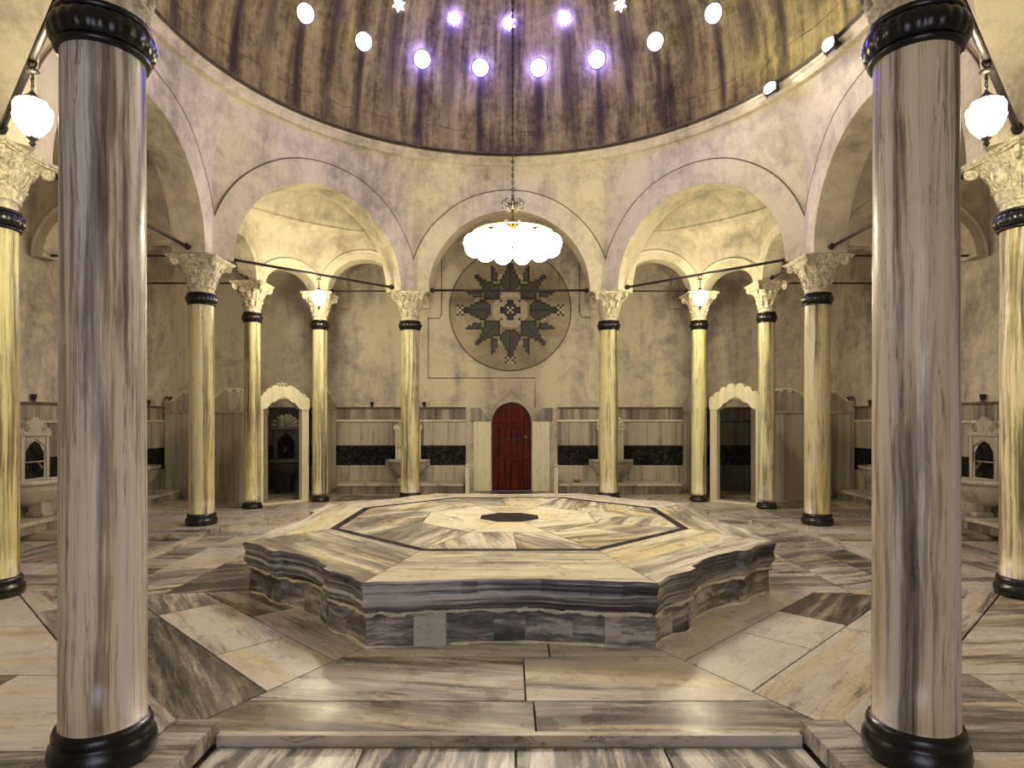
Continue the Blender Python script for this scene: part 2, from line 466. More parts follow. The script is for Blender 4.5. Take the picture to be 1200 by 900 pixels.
# ------------------------------------------------------------------ octagon arcade wall with pendentives
def sstep(t): t = max(0, min(1, t)); return t*t*(3-2*t)
dr = G()
HL = AP*math.tan(pi/8)
us = [HS*sin(pi/2*i/20) for i in range(21)]+[HS+(HL-HS)*i/4 for i in range(1, 5)]
us = [-u for u in us[:0:-1]]+us
def dpos(k, u, z, rec=0.0):
    a = k*pi/4
    n = (cos(a), sin(a)); t = (-sin(a), cos(a))
    x, y = n[0]*AP+t[0]*u, n[1]*AP+t[1]*u
    r = sqrt(x*x+y*y)
    w = sstep((z-3.25)/(ZR-3.25))
    f = 1+(AP/r-1)*w + rec/r
    return (x*f, y*f, z)
for k in range(8):
    zi = lambda u: ZS+sqrt(max(0, HS*HS-u*u)) if abs(u) < HS-1e-6 else ZS
    zo = lambda u: ZS+sqrt(max(0, RO*RO-u*u))
    nb, nu = 5, 9
    vs = []
    for u in us:
        for j in range(nb+1): vs.append(dpos(k, u, zi(u)+(zo(u)-zi(u))*j/nb))
        for j in range(nu+1): vs.append(dpos(k, u, zo(u)+.006+(ZR+.02-zo(u)-.006)*j/nu, .022))
    R = nb+nu+2
    fs = []
    for i in range(len(us)-1):
        for j in range(R-1):
            fs.append((i*R+j, i*R+j+1, (i+1)*R+j+1, (i+1)*R+j))
    dr.add(vs, fs, smooth=False)
    # soffit, feet and outer face
    a = k*pi/4; n = (cos(a), sin(a)); t = (-sin(a), cos(a))
    P = lambda u, d, z: (n[0]*d+t[0]*u, n[1]*d+t[1]*u, z)
    ui = [u for u in us if abs(u) <= HS+1e-6]
    vs = [P(u, AP, zi(u)) for u in ui]+[P(u, AO, zi(u)) for u in ui]
    L = len(ui); dr.add(vs, [(i, i+1, L+i+1, L+i) for i in range(L-1)], smooth=True)
    HO = AO*math.tan(pi/8)
    for sg in (-1, 1):
        dr.add([P(sg*HS, AP, ZS), P(sg*HL, AP, ZS), P(sg*HO, AO, ZS), P(sg*HS, AO, ZS)], [(0, 1, 2, 3)])
    uo = [-HO]+ui+[HO]
    vs = [P(u, AO, zi(u)) for u in uo]+[P(u, AO, 3.95) for u in uo]
    L = len(uo); dr.add(vs, [(i, i+1, L+i+1, L+i) for i in range(L-1)])
struct(dr.build('wall_octagon', 'plaster'))
# thin incised line that follows each archivolt
al = G()
for k in range(8):
    p = [dpos(k, u, ZS+sqrt(RO*RO-u*u)+.004, .004) for u in us]
    al.tube(p, .0075, 5)
struct(al.build('trim_3', 'cornice_dark'))

# ------------------------------------------------------------------ dome and cornice
dm = G(); nd = 128
prof = [(RD*cos(radians(t)), ZR+RD*sin(radians(t))) for t in [i*90/40 for i in range(40)]]
dm.lathe(prof+[(.02, ZR+RD)], nd, caps=False)
struct(dm.build('ceiling', 'dome'))
co = G()
co.lathe([(2.80, 3.985), (2.735, 3.995), (2.722, 4.02), (2.722, 4.05), (2.70, 4.065), (2.70, 4.082), (2.80, 4.084)], nd, mat=0, caps=False, smooth=False)
co.lathe([(2.80, 4.084), (2.705, 4.086), (2.69, 4.092), (2.705, 4.098), (2.745, 4.104), (2.735, 4.116), (2.70, 4.120), (2.70, 4.130), (2.73, 4.136), (2.80, 4.138)], nd, mat=1, caps=False, smooth=False)
struct(co.build('trim_1', ['plaster', 'cornice_dark']))

# light holes: round lenses below, star lenses above (glass bulged inward so its glow spills onto the dome)
def dome_frame(th, ph, r=RD):
    nrm = Vector((-sin(th)*cos(ph), -cos(th)*cos(ph), -sin(ph)))     # inward; th measured from the back
    pos = Vector((sin(th)*cos(ph)*r, cos(th)*cos(ph)*r, ZR+r*sin(ph)))
    e1 = Vector((cos(th), -sin(th), 0)); e2 = nrm.cross(e1)
    return Matrix(((e1.x, e2.x, nrm.x, pos.x), (e1.y, e2.y, nrm.y, pos.y), (e1.z, e2.z, nrm.z, pos.z), (0, 0, 0, 1)))
def local(g, mx): g.v = [tuple(mx @ Vector(p)) for p in g.v]
wi = 0
for row in (0, 1):
    for k in range(24):
        th = radians(7.5+15*k) if row == 0 else radians(15*k)
        ph = radians(20) if row == 0 else radians(29.5)
        hot = abs(((math.degrees(th)+180) % 360)-180) < 24 or (row == 1 and abs(((math.degrees(th)+180) % 360)-180) < 20)
        mx = dome_frame(th, ph)
        wi += 1
        fr = G(); gl = G()
        if row == 0:
            fr.lathe([(.102, -.02), (.102, .004), (.095, .012), (.088, .010), (.085, -.02)], 28)
            gl.lathe([(.087, .0), (.087, .02), (.079, .042), (.058, .061), (.03, .071), (.001, .073)], 28, caps=False)
        else:
            pts = []
            for i in range(12):
                r = .078 if i % 2 == 0 else .042
                pts.append((r*cos(pi/2+i*pi/6), r*sin(pi/2+i*pi/6)))
            def ring(sc): return [(x*sc, y*sc) for x, y in pts]
            vs = [(x, y, -.02) for x, y in ring(1.14)]+[(x, y, .008) for x, y in ring(1.12)]+[(x, y, .008) for x, y in ring(1.0)]+[(x, y, -.02) for x, y in ring(1.0)]
            fr.add(vs, [(j*12+i, j*12+(i+1) % 12, (j+1)*12+(i+1) % 12, (j+1)*12+i) for j in range(3) for i in range(12)])
            vs = [(x, y, .0) for x, y in pts]+[(x*.85, y*.85, .035) for x, y in pts]+[(0, 0, .05)]
            gl.add(vs, [(i, (i+1) % 12, 12+(i+1) % 12, 12+i) for i in range(12)]+[(12+i, 12+(i+1) % 12, 24) for i in range(12)])
        local(fr, mx); local(gl, mx)
        w = struct(fr.build('window_%d' % wi, 'cornice_dark'))
        gl.build('pane', 'sky_glass_bloom' if hot else 'sky_glass', w)

# ------------------------------------------------------------------ arch walls of the aisles, vaults, outer walls
def arch_wall(g, p0, p1, th, zb, zs, hs, rise, zt, n=20, cu=None, mat=0):
    dx, dy = p1[0]-p0[0], p1[1]-p0[1]; L = sqrt(dx*dx+dy*dy); dx /= L; dy /= L
    cu = L/2 if cu is None else cu
    nx, ny = -dy, dx
    P = lambda u, w, z: (p0[0]+dx*u+nx*w, p0[1]+dy*u+ny*w, z)
    us = [cu-hs*cos(pi*i/n) for i in range(n+1)]
    za = lambda u: zs+rise*sqrt(max(0, 1-((u-cu)/hs)**2))
    for w in (-th/2, th/2):
        vs = [P(u, w, za(u)) for u in us]+[P(u, w, zt) for u in us]
        fs = [(i, i+1, n+2+i, n+1+i) for i in range(n)]
        g.add(vs, fs, mat=mat)
        for a, b in ((0, cu-hs), (cu+hs, L)):
            if b-a > 1e-4: g.add([P(a, w, zb), P(b, w, zb), P(b, w, zt), P(a, w, zt)], [(0, 1, 2, 3)], mat=mat)
    vs = [P(u, -th/2, za(u)) for u in us]+[P(u, th/2, za(u)) for u in us]
    g.add(vs, [(i, i+1, n+2+i, n+1+i) for i in range(n)], mat=mat, smooth=True)
    for a, b in ((0, cu-hs), (cu+hs, L)):
        if b-a > 1e-4: g.add([P(a, -th/2, zb), P(b, -th/2, zb), P(b, th/2, zb), P(a, th/2, zb)], [(0, 1, 2, 3)], mat=mat)
    if zs > zb:
        for u in (cu-hs, cu+hs):
            g.add([P(u, -th/2, zb), P(u, th/2, zb), P(u, th/2, zs), P(u, -th/2, zs)], [(0, 1, 2, 3)], mat=mat)
SC1 = (2.86, 2.28); SC2 = (2.28, 2.86)
ai = G(); rolls = G()
def roll(p0, p1, th, zs, hs, rise, side, cu=None, r=.02, off=.10):
    dx, dy = p1[0]-p0[0], p1[1]-p0[1]; L = sqrt(dx*dx+dy*dy); dx /= L; dy /= L
    cu = L/2 if cu is None else cu
    nx, ny = -dy*side, dx*side
    pts = []
    for i in range(25):
        q = pi*i/24
        u = cu-(hs+off)*cos(q); z = zs+(rise+off)*sin(q)
        pts.append((p0[0]+dx*u+nx*th/2, p0[1]+dy*u+ny*th/2, z))
    rolls.tube(pts, r, 6)
for s in (-1, 1):
    B = (1.2*s, 2.87); A = (2.87*s, 1.2); c1 = (SC1[0]*s, SC1[1]); c2 = (SC2[0]*s, SC2[1])
    for p0, p1, hs, rise in ((B, c2, .42, .39), (c2, c1, .30, .22), (c1, A, .42, .39)):
        arch_wall(ai, p0, p1, .20, ZS, ZS, hs, rise, 3.3)
        roll(p0, p1, .20, ZS, hs, rise, 1); roll(p0, p1, .20, ZS, hs, rise, -1)
    arch_wall(ai, (1.2*s, 3.0), (1.2*s, WY), .2, ZS, ZS, .40, .42, ZT+.1)
    arch_wall(ai, (2.28*s, 2.9), (2.28*s, WY), .18, ZS, ZS, .44, .42, ZT+.1)
    arch_wall(ai, (2.9*s, 2.28), (WX*s, 2.28), .18, ZS, ZS, .66, .46, ZT+.1)
    for f in (-1, 1):
        arch_wall(ai, (3.0*s, 1.2*f), (WX*s, 1.2*f), .2, ZS, ZS, .60, .5, ZT+.1)
        roll((3.0*s, 1.2*f), (WX*s, 1.2*f), .2, ZS, .60, .5, 1); roll((3.0*s, 1.2*f), (WX*s, 1.2*f), .2, ZS, .60, .5, -1)
struct(ai.build('wall_aisle', 'plaster'))
struct(rolls.build('trim_4', 'plaster'))
va = G(); BAYRING = {}
# corner bays: a quarter cove from the arch walls up to the octagon
for s in (-1, 1):
    for f in (1,):
        wall = [(1.28, 2.77), (1.6, 2.77), (1.92, 2.77), (2.22, 2.77), (2.36, 2.63), (2.495, 2.495), (2.63, 2.36), (2.77, 2.22), (2.77, 1.92), (2.77, 1.6), (2.77, 1.28)]
        curve = []
        for i in range(11):
            q = -pi*.5+pi*i/10                      # half circle bulging towards the corner
            a = .47*cos(q)**.9 if cos(q) > 1e-6 else 0; t = -1.05*sin(q)
            curve.append(((2.035+a*.707-t*-.707), (2.035+a*.707-t*.707)))
        curve = [(min(2.765, x), min(2.765, y)) for x, y in curve][::-1] if curve[0][0] > curve[0][1] else [(min(2.765, x), min(2.765, y)) for x, y in curve]
        rings = []
        for j in range(6):
            w = j/5
            rings.append([(a[0]+(b[0]-a[0])*(1-cos(pi/2*w)), a[1]+(b[1]-a[1])*(1-cos(pi/2*w)), 2.985+.235*sin(pi/2*w)) for a, b in zip(wall, curve)])
        BAYRING[s] = [(s*x, y, 3.22) for x, y in curve]
        for j in range(1, 9):
            q = pi/2*j/8
            row = []
            for (x, y) in curve:
                d = max(0, (x+y-4.0)/2); w = 1-cos(q)
                row.append((x-d*w, y-d*w, 3.225+.40*sin(q)))
            rings.append(row)
        n = 11
        vs = [(s*x, f*y, z) for r in rings for x, y, z in r]
        va.add(vs, [(j*n+i, j*n+i+1, (j+1)*n+i+1, (j+1)*n+i) for j in range(len(rings)-1) for i in range(n-1)], smooth=True)
# axial bays: shallow barrels
def barrel(mapf, u0, u1, v0, v1, z, rise, n=16):
    vs = []
    for v in (v0, v1):
        for i in range(n+1):
            q = pi*i/n; u = (u0+u1)/2-(u1-u0)/2*cos(q)
            vs.append(mapf(u, v, z+rise*sin(q)))
    va.add(vs, [(i, i+1, n+2+i, n+1+i) for i in range(n)], smooth=True)
barrel(lambda u, v, z: (u, v, z), -1.12, 1.12, 2.95, WY, 3.0, .56)
barrel(lambda u, v, z: (v, u, z), -1.12, 1.12, 2.95, WX, 3.0, .56)
barrel(lambda u, v, z: (-v, u, z), -1.12, 1.12, 2.95, WX, 3.0, .56)
for s in (-1, 1):
    barrel(lambda u, v, z: (u*s, v, z), 1.25, 2.22, 2.9, WY, 2.86, .3)
    barrel(lambda u, v, z: (v*s, u, z), 1.27, 2.22, 2.9, WX, 2.9, .36)
    barrel(lambda u, v, z: (v*s, u, z), 2.36, WY, 2.68, WX, 2.9, .36)
    va.prism([(x*s, y) for x, y in [(2.2, 2.98), (2.70, 2.36), (2.70, WY), (2.2, WY)]], 3.22, 3.25)
    # front aisles, plain
    po = [(1.26, -3.05), (3.05, -1.26), (WX, -1.26), (WX, WF), (1.1, WF), (1.1, -3.05)]
    va.prism([(x*s, y) for x, y in po], ZT, ZT+.05)
va.box(-1.2, WF, 3.7, 1.2, -3.05, 3.75)
for s in (-1, 1): va.box(1.1*s, WF, ZT, 1.2*s, -3.05, 3.72)
struct(va.build('ceiling_vault', 'plaster'))
cr_ = G()
for s in (-1, 1):
    cr_.tube(BAYRING[s], .011, 6)
struct(cr_.build('trim_5', 'plaster'))

DX = .03                                            # door axis
wb = G()
arch_wall(wb, (DX-.5, WY+.06), (DX+.5, WY+.06), .12, 0, .93, .275, .285, 4.0)
wb.box(-WX-.15, WY, -.05, DX-.5, WY+.12, 4.0); wb.box(DX+.5, WY, -.05, WX+.15, WY+.12, 4.0)
struct(wb.build('wall_back', 'plaster_wall'))
for s, nm in ((-1, 'wall_left'), (1, 'wall_right')):
    w = G(); w.box(s*WX, WF, -.05, s*(WX+.12), WY+.1, 4.0); struct(w.build(nm, 'plaster_wall'))
# entrance wall behind the viewer, with a tall opening added to let the fill light in
wf = G(); arch_wall(wf, (-WX-.1, WF-.1), (WX+.1, WF-.1), .2, -.1, 1.6, .95, .8, 4.0); struct(wf.build('wall_front', 'plaster_wall'))

# ------------------------------------------------------------------ columns
def spiral(cx, cz, r0, r1, turns, sgn, a0, n=40):
    pts = []
    for i in range(n+1):
        t = i/n; a = a0+sgn*turns*2*pi*t; r = r0+(r1-r0)*t
        pts.append((cx+r*cos(a), cz+r*sin(a)))
    return pts
def super_r(a, n): return (abs(cos(a))**n+abs(sin(a))**n)**(-1/n)
def make_capital(root, k, leafy):
    """k scales the plan; heights stay"""
    z0, z1 = 2.225, 2.465
    cp = G()
    cp.lathe([(.104*k, 2.165), (.112*k, 2.172), (.108*k, 2.20), (.104*k, 2.21), (.12*k, 2.214), (.125*k, 2.222), (.118*k, 2.231), (.106*k, 2.233)], 40)
    nl, ns = 14, 64
    vs = []
    for j in range(nl+1):
        t = j/nl; r = k*(.106+.082*(.35*t+.65*t**2.2)); n = 2+4.5*t**1.3
        for i in range(ns):
            a = 2*pi*i/ns; q = r*(super_r(a, n))**.9
            vs.append((q*cos(a), q*sin(a), z0+(z1-z0)*t))
    cp.add(vs, [(j*ns+i, j*ns+(i+1) % ns, (j+1)*ns+(i+1) % ns, (j+1)*ns+i) for j in range(nl) for i in range(ns)]+[tuple(nl*ns+i for i in range(ns))], smooth=True)
    # abacus with hollowed sides
    def ab(h, dip):
        o = []
        for sd in range(4):
            a = sd*pi/2
            for i in range(12):
                u = -1+2*i/12
                d = h-dip*(1-u*u); uu = max(-.93, min(.93, u))*h
                o.append((cos(a)*d-sin(a)*uu, sin(a)*d+cos(a)*uu))
        return o
    cp.prism(ab(.222*k, .032*k), 2.462, 2.476); cp.prism(ab(.236*k, .034*k), 2.474, 2.492); cp.prism(ab(.205*k, .0), 2.49, 2.5)
    rows = [(2.262, 10, .124, .04)] if not leafy else [(2.275, 10, .128, .052), (2.36, 10, .146, .056), (2.43, 8, .178, .036)]
    for (z, n, r, h) in rows:
        for i in range(n):
            a = 2*pi*(i+.5*(z > 2.3))/n
            t = (z-z0)/(z1-z0)
            q = k*(.106+.082*(.35*t+.65*max(0, t)**2.2))*super_r(a, 2+4.5*max(0, t)**1.3)**.9
            mx = Matrix.Rotation(a, 4, 'Z') @ Matrix.Rotation(radians(14), 4, 'Y')
            cp.sphere((q*cos(a), q*sin(a), z), 1, 10, (.016*k, .030*k, h), mx=mx)
            cp.sphere(((q+.018*k)*cos(a), (q+.018*k)*sin(a), z+h*.72), 1, 8, (.017*k, .022*k, .014), mx=Matrix.Rotation(a, 4, 'Z'))
    cap = cp.build('capital', 'capital', root)
    for sd in range(4):
        a = sd*pi/2
        mx = Matrix.Rotation(a+pi/4, 4, 'Z')
        vo = G()
        sp = spiral(.238*k, 2.438, .034, .008, 1.6, -1, pi*.62)
        stem = [(.128*k, 2.262), (.138*k, 2.31), (.155*k, 2.37), (.180*k, 2.425), (.205*k, 2.458)]
        pts = [(x, 0, z) for x, z in stem+sp]
        rr = [.008+.006*min(1, i/5) for i in range(len(pts))]
        vo.tube(pts, rr, 7)
        vo.sphere((.238*k, 0, 2.438), .013, 8, (1, 1.5, 1))
        local(vo, mx); vo.build('volute', 'capital', cap)
        md = G()
        if not leafy:
            pts = [(0, .050*k*cos(2*pi*i/28), .062*sin(2*pi*i/28)) for i in range(28)]
            md.tube(pts, .0085, 7, closed=True)
            md.sphere((0, 0, 0), 1, 14, (.014, .042*k, .054))
            for sg in (-1, 1):
                s2 = spiral(.078*k*sg, .045, .026, .006, 1.4, sg, 0 if sg < 0 else pi)
                md.tube([(.004+abs(x)*.10, x, z) for x, z in s2], .007, 6)
                md.tube([(-.012, sg*.012*k, -.085), (-.006, sg*.05*k, -.075), (.0, sg*.066*k, -.03), (.006, sg*.075*k, .02)], .007, 6)
            tz, tr = 2.365, .140*k
        else:
            md.sphere((0, 0, .05), 1, 12, (.024, .03*k, .03))
            for i in range(6):
                q = 2*pi*i/6; md.sphere((.008, .028*k*cos(q), .05+.026*sin(q)), 1, 8, (.014, .014, .013))
            tz, tr = 2.40, .172*k
        local(md, Matrix.Rotation(a, 4, 'Z') @ Matrix.Translation(Vector((tr, 0, tz))) @ Matrix.Rotation(radians(17), 4, 'Y'))
        md.build('medallion' if not leafy else 'rosette', 'capital', cap)
    return cap
def make_column(r, k, leafy=False):
    root = empty('marble_column')
    sh = G()
    prof = [(r*1.0, .08), (r*1.015, .12)]+[(r*(1.01-.035*i/12), .12+(2.05-.12)*i/12) for i in range(13)]+[(r*.985, 2.08), (r*.985, 2.17)]
    sh.lathe(prof, 56); sh.build('shaft', 'shaft', root)
    bs = G()
    h = .11 if r > .1 else .06
    bs.lathe([(r*1.18, 0), (r*1.235, .012), (r*1.26, h*.3), (r*1.23, h*.52), (r*1.15, h*.6), (r*1.13, h*.66), (r*1.16, h*.74), (r*1.16, h*.84), (r*1.1, h*.98), (r*.9, h)], 56)
    bs.build('base_ring', 'black', root)
    cl = G()
    cl.lathe([(r*.95, 2.055), (r*1.08, 2.058), (r*1.12, 2.066), (r*1.09, 2.075)], 56)
    cl.lathe([(r*1.09, 2.075), (r*1.18, 2.084), (r*1.235, 2.10), (r*1.25, 2.113), (r*1.235, 2.127), (r*1.18, 2.142), (r*1.09, 2.150)], 120,
             mod=lambda a, z: 1-.045*(1-abs(cos(a*12)))**1.5)
    cl.lathe([(r*1.09, 2.150), (r*1.13, 2.157), (r*1.11, 2.168), (r*.95, 2.172)], 56)
    cl.build('collar', 'black', root)
    make_capital(root, k, leafy)
    return root
big = make_column(.1125, 1.0); leafy = make_column(.1125, .95, True); small = make_column(.0885, .80)
used = set()
def put_col(proto, x, y, label, group, tone):
    o = proto if proto.name not in used else copy_tree(proto)
    if o is proto: used.add(proto.name)
    at(o, (x, y, 0))
    o['label'] = label; o['category'] = 'column'; o['group'] = group; o['kind'] = 'thing'
    for c in kids(o): c.color = (*tone, 1)
    return o
gD = 'big columns carrying the dome'
specs = {
 5: ('big grey-streaked column standing foremost on the left', (1.06, 1.06, 1.24)),
 6: ('big grey-brown column standing foremost on the right', (.96, .95, 1.08)),
 4: ('yellowed big column cut by the left edge of the photo', (1.0, .94, .66)),
 7: ('pale ivory big column cut by the right edge of the photo', (1.12, 1.04, .86)),
 3: ('big veined column on a marble corner plinth, left of the central stone', (.90, .88, .72)),
 0: ('big tan column on a marble corner plinth, right of the central stone', (.88, .83, .70)),
 2: ('leafy-capital column left of the star mosaic behind the central stone', (1.0, .97, .78)),
 1: ('leafy-capital column right of the star mosaic behind the central stone', (1.02, .99, .80))}
for k, (lab, tone) in specs.items():
    x, y = cols[k]
    put_col(leafy if k in (1, 2) else big, x, y, lab, gD, tone)
gS = 'slim columns beside the cubicle portals'
for s, nm in ((-1, 'left'), (1, 'right')):
    put_col(small, SC1[0]*s, SC1[1], 'slim cream column at the outer jamb of the %s cubicle portal' % nm, gS, (1.06, 1.06, .86))
    put_col(small, SC2[0]*s, SC2[1], 'slim cream column at the inner jamb of the %s cubicle portal, towards the red door' % nm, gS, (1.03, 1.03, .84))

# ------------------------------------------------------------------ belly stone
ZTOP = .262
SP = [(0, -.012), (.05, -.006), (.10, .010), (.17, .004), (.23, -.012), (.285, -.006), (.30, .030), (.36, .038), (.43, .058), (.5, .062)]
SP = SP+[(1-t, d) for t, d in SP[-2::-1]]
SPF = [(i/18, .035*(1-cos(2*pi*i/18))+.006*sin(i*1.9)*(0 < i < 18)) for i in range(19)]
assert len(SPF) == len(SP)
def outline(off=0.0):
    out = []; n = len(st_out)
    for k in range(n):
        a, b = st_out[k], st_out[(k+1) % n]
        ex, ey = b[0]-a[0], b[1]-a[1]; L = sqrt(ex*ex+ey*ey)
        nx, ny = ey/L, -ex/L                 # outward for a counter-clockwise outline
        for t, d in (SPF if k == 7 else SP)[:-1]:
            amp = 1.0
            dd = off-d*amp
            # corners move along the bisector
            x, y = a[0]+ex*t, a[1]+ey*t
            if t == 0:
                p = st_out[k-1]; fx, fy = a[0]-p[0], a[1]-p[1]; l2 = sqrt(fx*fx+fy*fy)
                mx_, my_ = nx+fy/l2, ny-fx/l2; q = sqrt(mx_*mx_+my_*my_); mx_ /= q; my_ /= q
                out.append((x+mx_*(dd+.012), y+my_*(dd+.012)))
            else: out.append((x+nx*dd, y+ny*dd))
    return out
stone = empty('belly_stone', (0, 0, ZC))
tag(stone, 'large eight-sided marble platform with wavy sides in the middle of the floor', 'platform')
def ring_faces(g, loops, mat=0, veins=None, per=None, smooth=False):
    n = len(loops[0][0])
    for (pa, za), (pb, zb) in zip(loops, loops[1:]):
        for i in range(n):
            i2 = (i+1) % n
            v = veins(i) if veins else (0, 0, 0)
            g.add([(*pa[i], za), (*pa[i2], za), (*pb[i2], zb), (*pb[i], zb)], [(0, 1, 2, 3)], mat=mat, vein=v, smooth=smooth)
zz = lambda z: z-ZC
NP = len(SP)-1
seeds = [random.random() for _ in range(40)]
side_v = lambda i: (0, seeds[i//NP], [.35, .3, .2, .1, .1, .2, .6, .15][i//NP])
rim = G()
prof = [(.0, ZTOP), (.008, ZTOP-.006), (.010, ZTOP-.022), (.002, ZTOP-.030), (.002, ZTOP-.046), (-.006, ZTOP-.058), (-.004, ZTOP-.075), (.006, ZTOP-.092), (.004, ZTOP-.108), (-.010, ZTOP-.122), (-.016, ZTOP-.142), (-.030, ZTOP-.150)]
loops = [(outline(o), zz(z)) for o, z in prof]
ring_faces(rim, loops[::-1], veins=side_v)
rim.build('rim', 'rim', stone)
bs = G()
# foundation course: separate worn blocks set a little in and out
blk = {}
def base_block(i):
    side, j = divmod(i, NP)
    return side*7+[0, 0, 0, 1, 1, 2, 2, 2, 3, 3, 4, 4, 4, 5, 5, 6, 6, 6, 6, 6][j]
bseed = [(random.random(), random.uniform(-.3, .5), random.uniform(-.012, .010)) for _ in range(80)]
lo = outline(0)
n = len(lo)
def basepts(off):
    o = outline(off); return o
for i in range(n):
    i2 = (i+1) % n
    b = bseed[base_block(i)]; off = -.026+b[2]
    if base_block(i) == 7*7+1: b = (b[0], -1.5, b[2])
    P = basepts(off); Q = basepts(-.05)
    zt, zb = zz(ZTOP-.148+random.uniform(-.006, .0)), 0
    P1 = basepts(off-.004)
    bs.add([(*P[i], zb), (*P[i2], zb), (*P1[i2], zt), (*P1[i], zt)], [(0, 1, 2, 3)], vein=(0, b[0], b[1]+.2))
    # block ends
    for w in (i, i2):
        bs.add([(*Q[w], zb), (*P[w], zb), (*P1[w], zt), (*Q[w], zt)], [(0, 1, 2, 3)], vein=(0, b[0], b[1]))
bs.add([(*p, zz(.06)) for p in basepts(-.05)], [tuple(range(n))], mat=1)
ring_faces(bs, [(basepts(-.052), 0), (basepts(-.052), zz(ZTOP-.14))], mat=1)
bs.build('base_course', ['base', 'grout'], stone)
# rough mortar bead between the two courses and along the foot
mo = G()
pts = [(x+random.uniform(-.006, .006), y+random.uniform(-.006, .006), zz(ZTOP-.152)+random.uniform(-.007, .005)) for x, y in outline(-.024)]
dense = []
for a, b in zip(pts, pts[1:]+pts[:1]):
    for t in (0, .33, .66): dense.append(tuple(a[j]+(b[j]-a[j])*t+random.uniform(-.004, .004) for j in range(3)))
mo.tube(dense, [random.uniform(.006, .016) for _ in dense], 6, closed=True)
pts = [(x+random.uniform(-.008, .008), y+random.uniform(-.008, .008), .004) for x, y in outline(-.028)]
mo.tube(pts, [random.uniform(.004, .012) for _ in pts], 6, closed=True)
mo.build('mortar_bead', 'white', stone)
# top: rim slabs, inlaid black border, inner slabs and the black centre octagon
tp = G()
CY = -.05
AI = 1.2
octo = lambda r, cy=CY: [(r/cos(pi/8)*cos(-pi/2+pi/8+k*pi/4), cy+r/cos(pi/8)*sin(-pi/2+pi/8+k*pi/4)) for k in range(8)]
oi, om = octo(AI), None
zt = zz(ZTOP)
lo = outline(0.0)
for k in range(8):
    a, b = oi[k-1], oi[k]            # inner side k-1..k faces outline side k-1
    kk = (k-1) % 8
    seg = [lo[(kk*NP+j) % n] for j in range(NP+1)]
    na = atan2(st_out[(kk+1) % 8][1]+st_out[kk][1]-2*CY, st_out[(kk+1) % 8][0]+st_out[kk][0])
    tang = -atan2(st_out[(kk+1) % 8][1]-st_out[kk][1], st_out[(kk+1) % 8][0]-st_out[kk][0])
    A, B = seg[0], seg[-1]
    mid = lambda p, q, t: (p[0]+(q[0]-p[0])*t, p[1]+(q[1]-p[1])*t)
    a1, b1 = mid(a, A, .5), mid(b, B, .5)
    g_ = .003
    def face(poly, vein):
        cx = sum(p[0] for p in poly)/len(poly); cy = sum(p[1] for p in poly)/len(poly)
        q = [(p[0]+(cx-p[0])*.004, p[1]+(cy-p[1])*.004) for p in poly]
        tp.add([(*p, zt) for p in q], [tuple(range(len(q)))], vein=vein)
    ti = [-.1, .2, -.2, -.2, -.2, -.2, .35, -.25][kk]
    # side order: outline side kk from st_out[kk] to st_out[kk+1]
    face([a, a1, b1, b], rv(ti-.2, tang, .15))
    face([a1]+seg+[b1], rv(ti, tang+.03, .2))
# inner field
AB = AI-.058
ob = octo(AB); oh = octo(.62); oc = octo(.215); 
for k in range(8):
    a, b = ob[k-1], ob[k]; c, d = oh[k-1], oh[k]; e, f = oc[k-1], oc[k]
    tang = -atan2(b[1]-a[1], b[0]-a[0])
    mid = lambda p, q, t: (p[0]+(q[0]-p[0])*t, p[1]+(q[1]-p[1])*t)
    t1 = .3+.4*random.random()
    tp.add([(*p, zt) for p in [mid(a, b, .003), mid(a, b, t1-.003), mid(c, d, t1-.003), mid(c, d, .006)]], [(0, 1, 2, 3)], vein=rv(.1, tang+random.choice([.4, .9, 1.3]), .5))
    tp.add([(*p, zt) for p in [mid(a, b, t1+.003), mid(a, b, .997), mid(c, d, .994), mid(c, d, t1+.003)]], [(0, 1, 2, 3)], vein=rv(.3, tang+random.choice([-.4, .2, 1.0]), .5))
    c2, d2 = mid(c, e, .015), mid(d, f, .015)
    tp.add([(*p, zt) for p in [mid(c2, d2, .005), mid(c2, d2, .995), mid(e, f, .99), mid(e, f, .01)]], [(0, 1, 2, 3)], vein=rv(-.5, tang+random.uniform(-.6, .6), .5))
tp.add([(*p, zt-.003) for p in outline(-.004)], [tuple(range(n))], mat=1)
tp.build('top', ['topstone', 'grout'], stone)
bd = G()
ring_faces(bd, [(octo(AI-.002), zt+.001), (octo(AB+.002), zt+.001)])
bd.build('inlay_border', 'black_marble', stone)
ce = G(); ce.add([(*p, zt+.001) for p in octo(.215)], [tuple(range(8))]); ce.build('inlay_centre', 'black_marble', stone)

# ------------------------------------------------------------------ dado, benches, back wall fittings
def dado(name, length, dark=False):
    """local: runs along x from 0 to length, front face towards -y"""
    root = empty(name)
    def strip(nm, z0, z1, y, mat, step, bevel=.003, tint=0):
        g = G(); x = 0
        while x < length-1e-4:
            x1 = min(length, x+step*random.uniform(.8, 1.2))
            if length-x1 < step*.3: x1 = length
            g.box(x+.001, -y, z0, x1-.001, 0, z1, vein=rv(tint)); x = x1
        return g.build(nm, 'dado_shade' if dark and mat in ('dado', 'white') else mat, root, bevel)  # dark runs take the marble with shade in its colour
    strip('lower_slabs', 0, .352, .03, 'dado', .42, tint=-.2)
    strip('black_band', .352, .625, .027, 'black_marble', .9)
    strip('upper_slabs', .625, .952, .03, 'dado', .40, tint=-.25)
    strip('moulding', .952, .978, .048, 'white', .8)
    strip('frieze', .978, 1.13, .03, 'dado', .7, tint=.4)
    strip('ledge', 1.13, 1.152, .052, 'cornice_dark', .9, tint=.9)
    root['kind'] = 'structure'
    return root
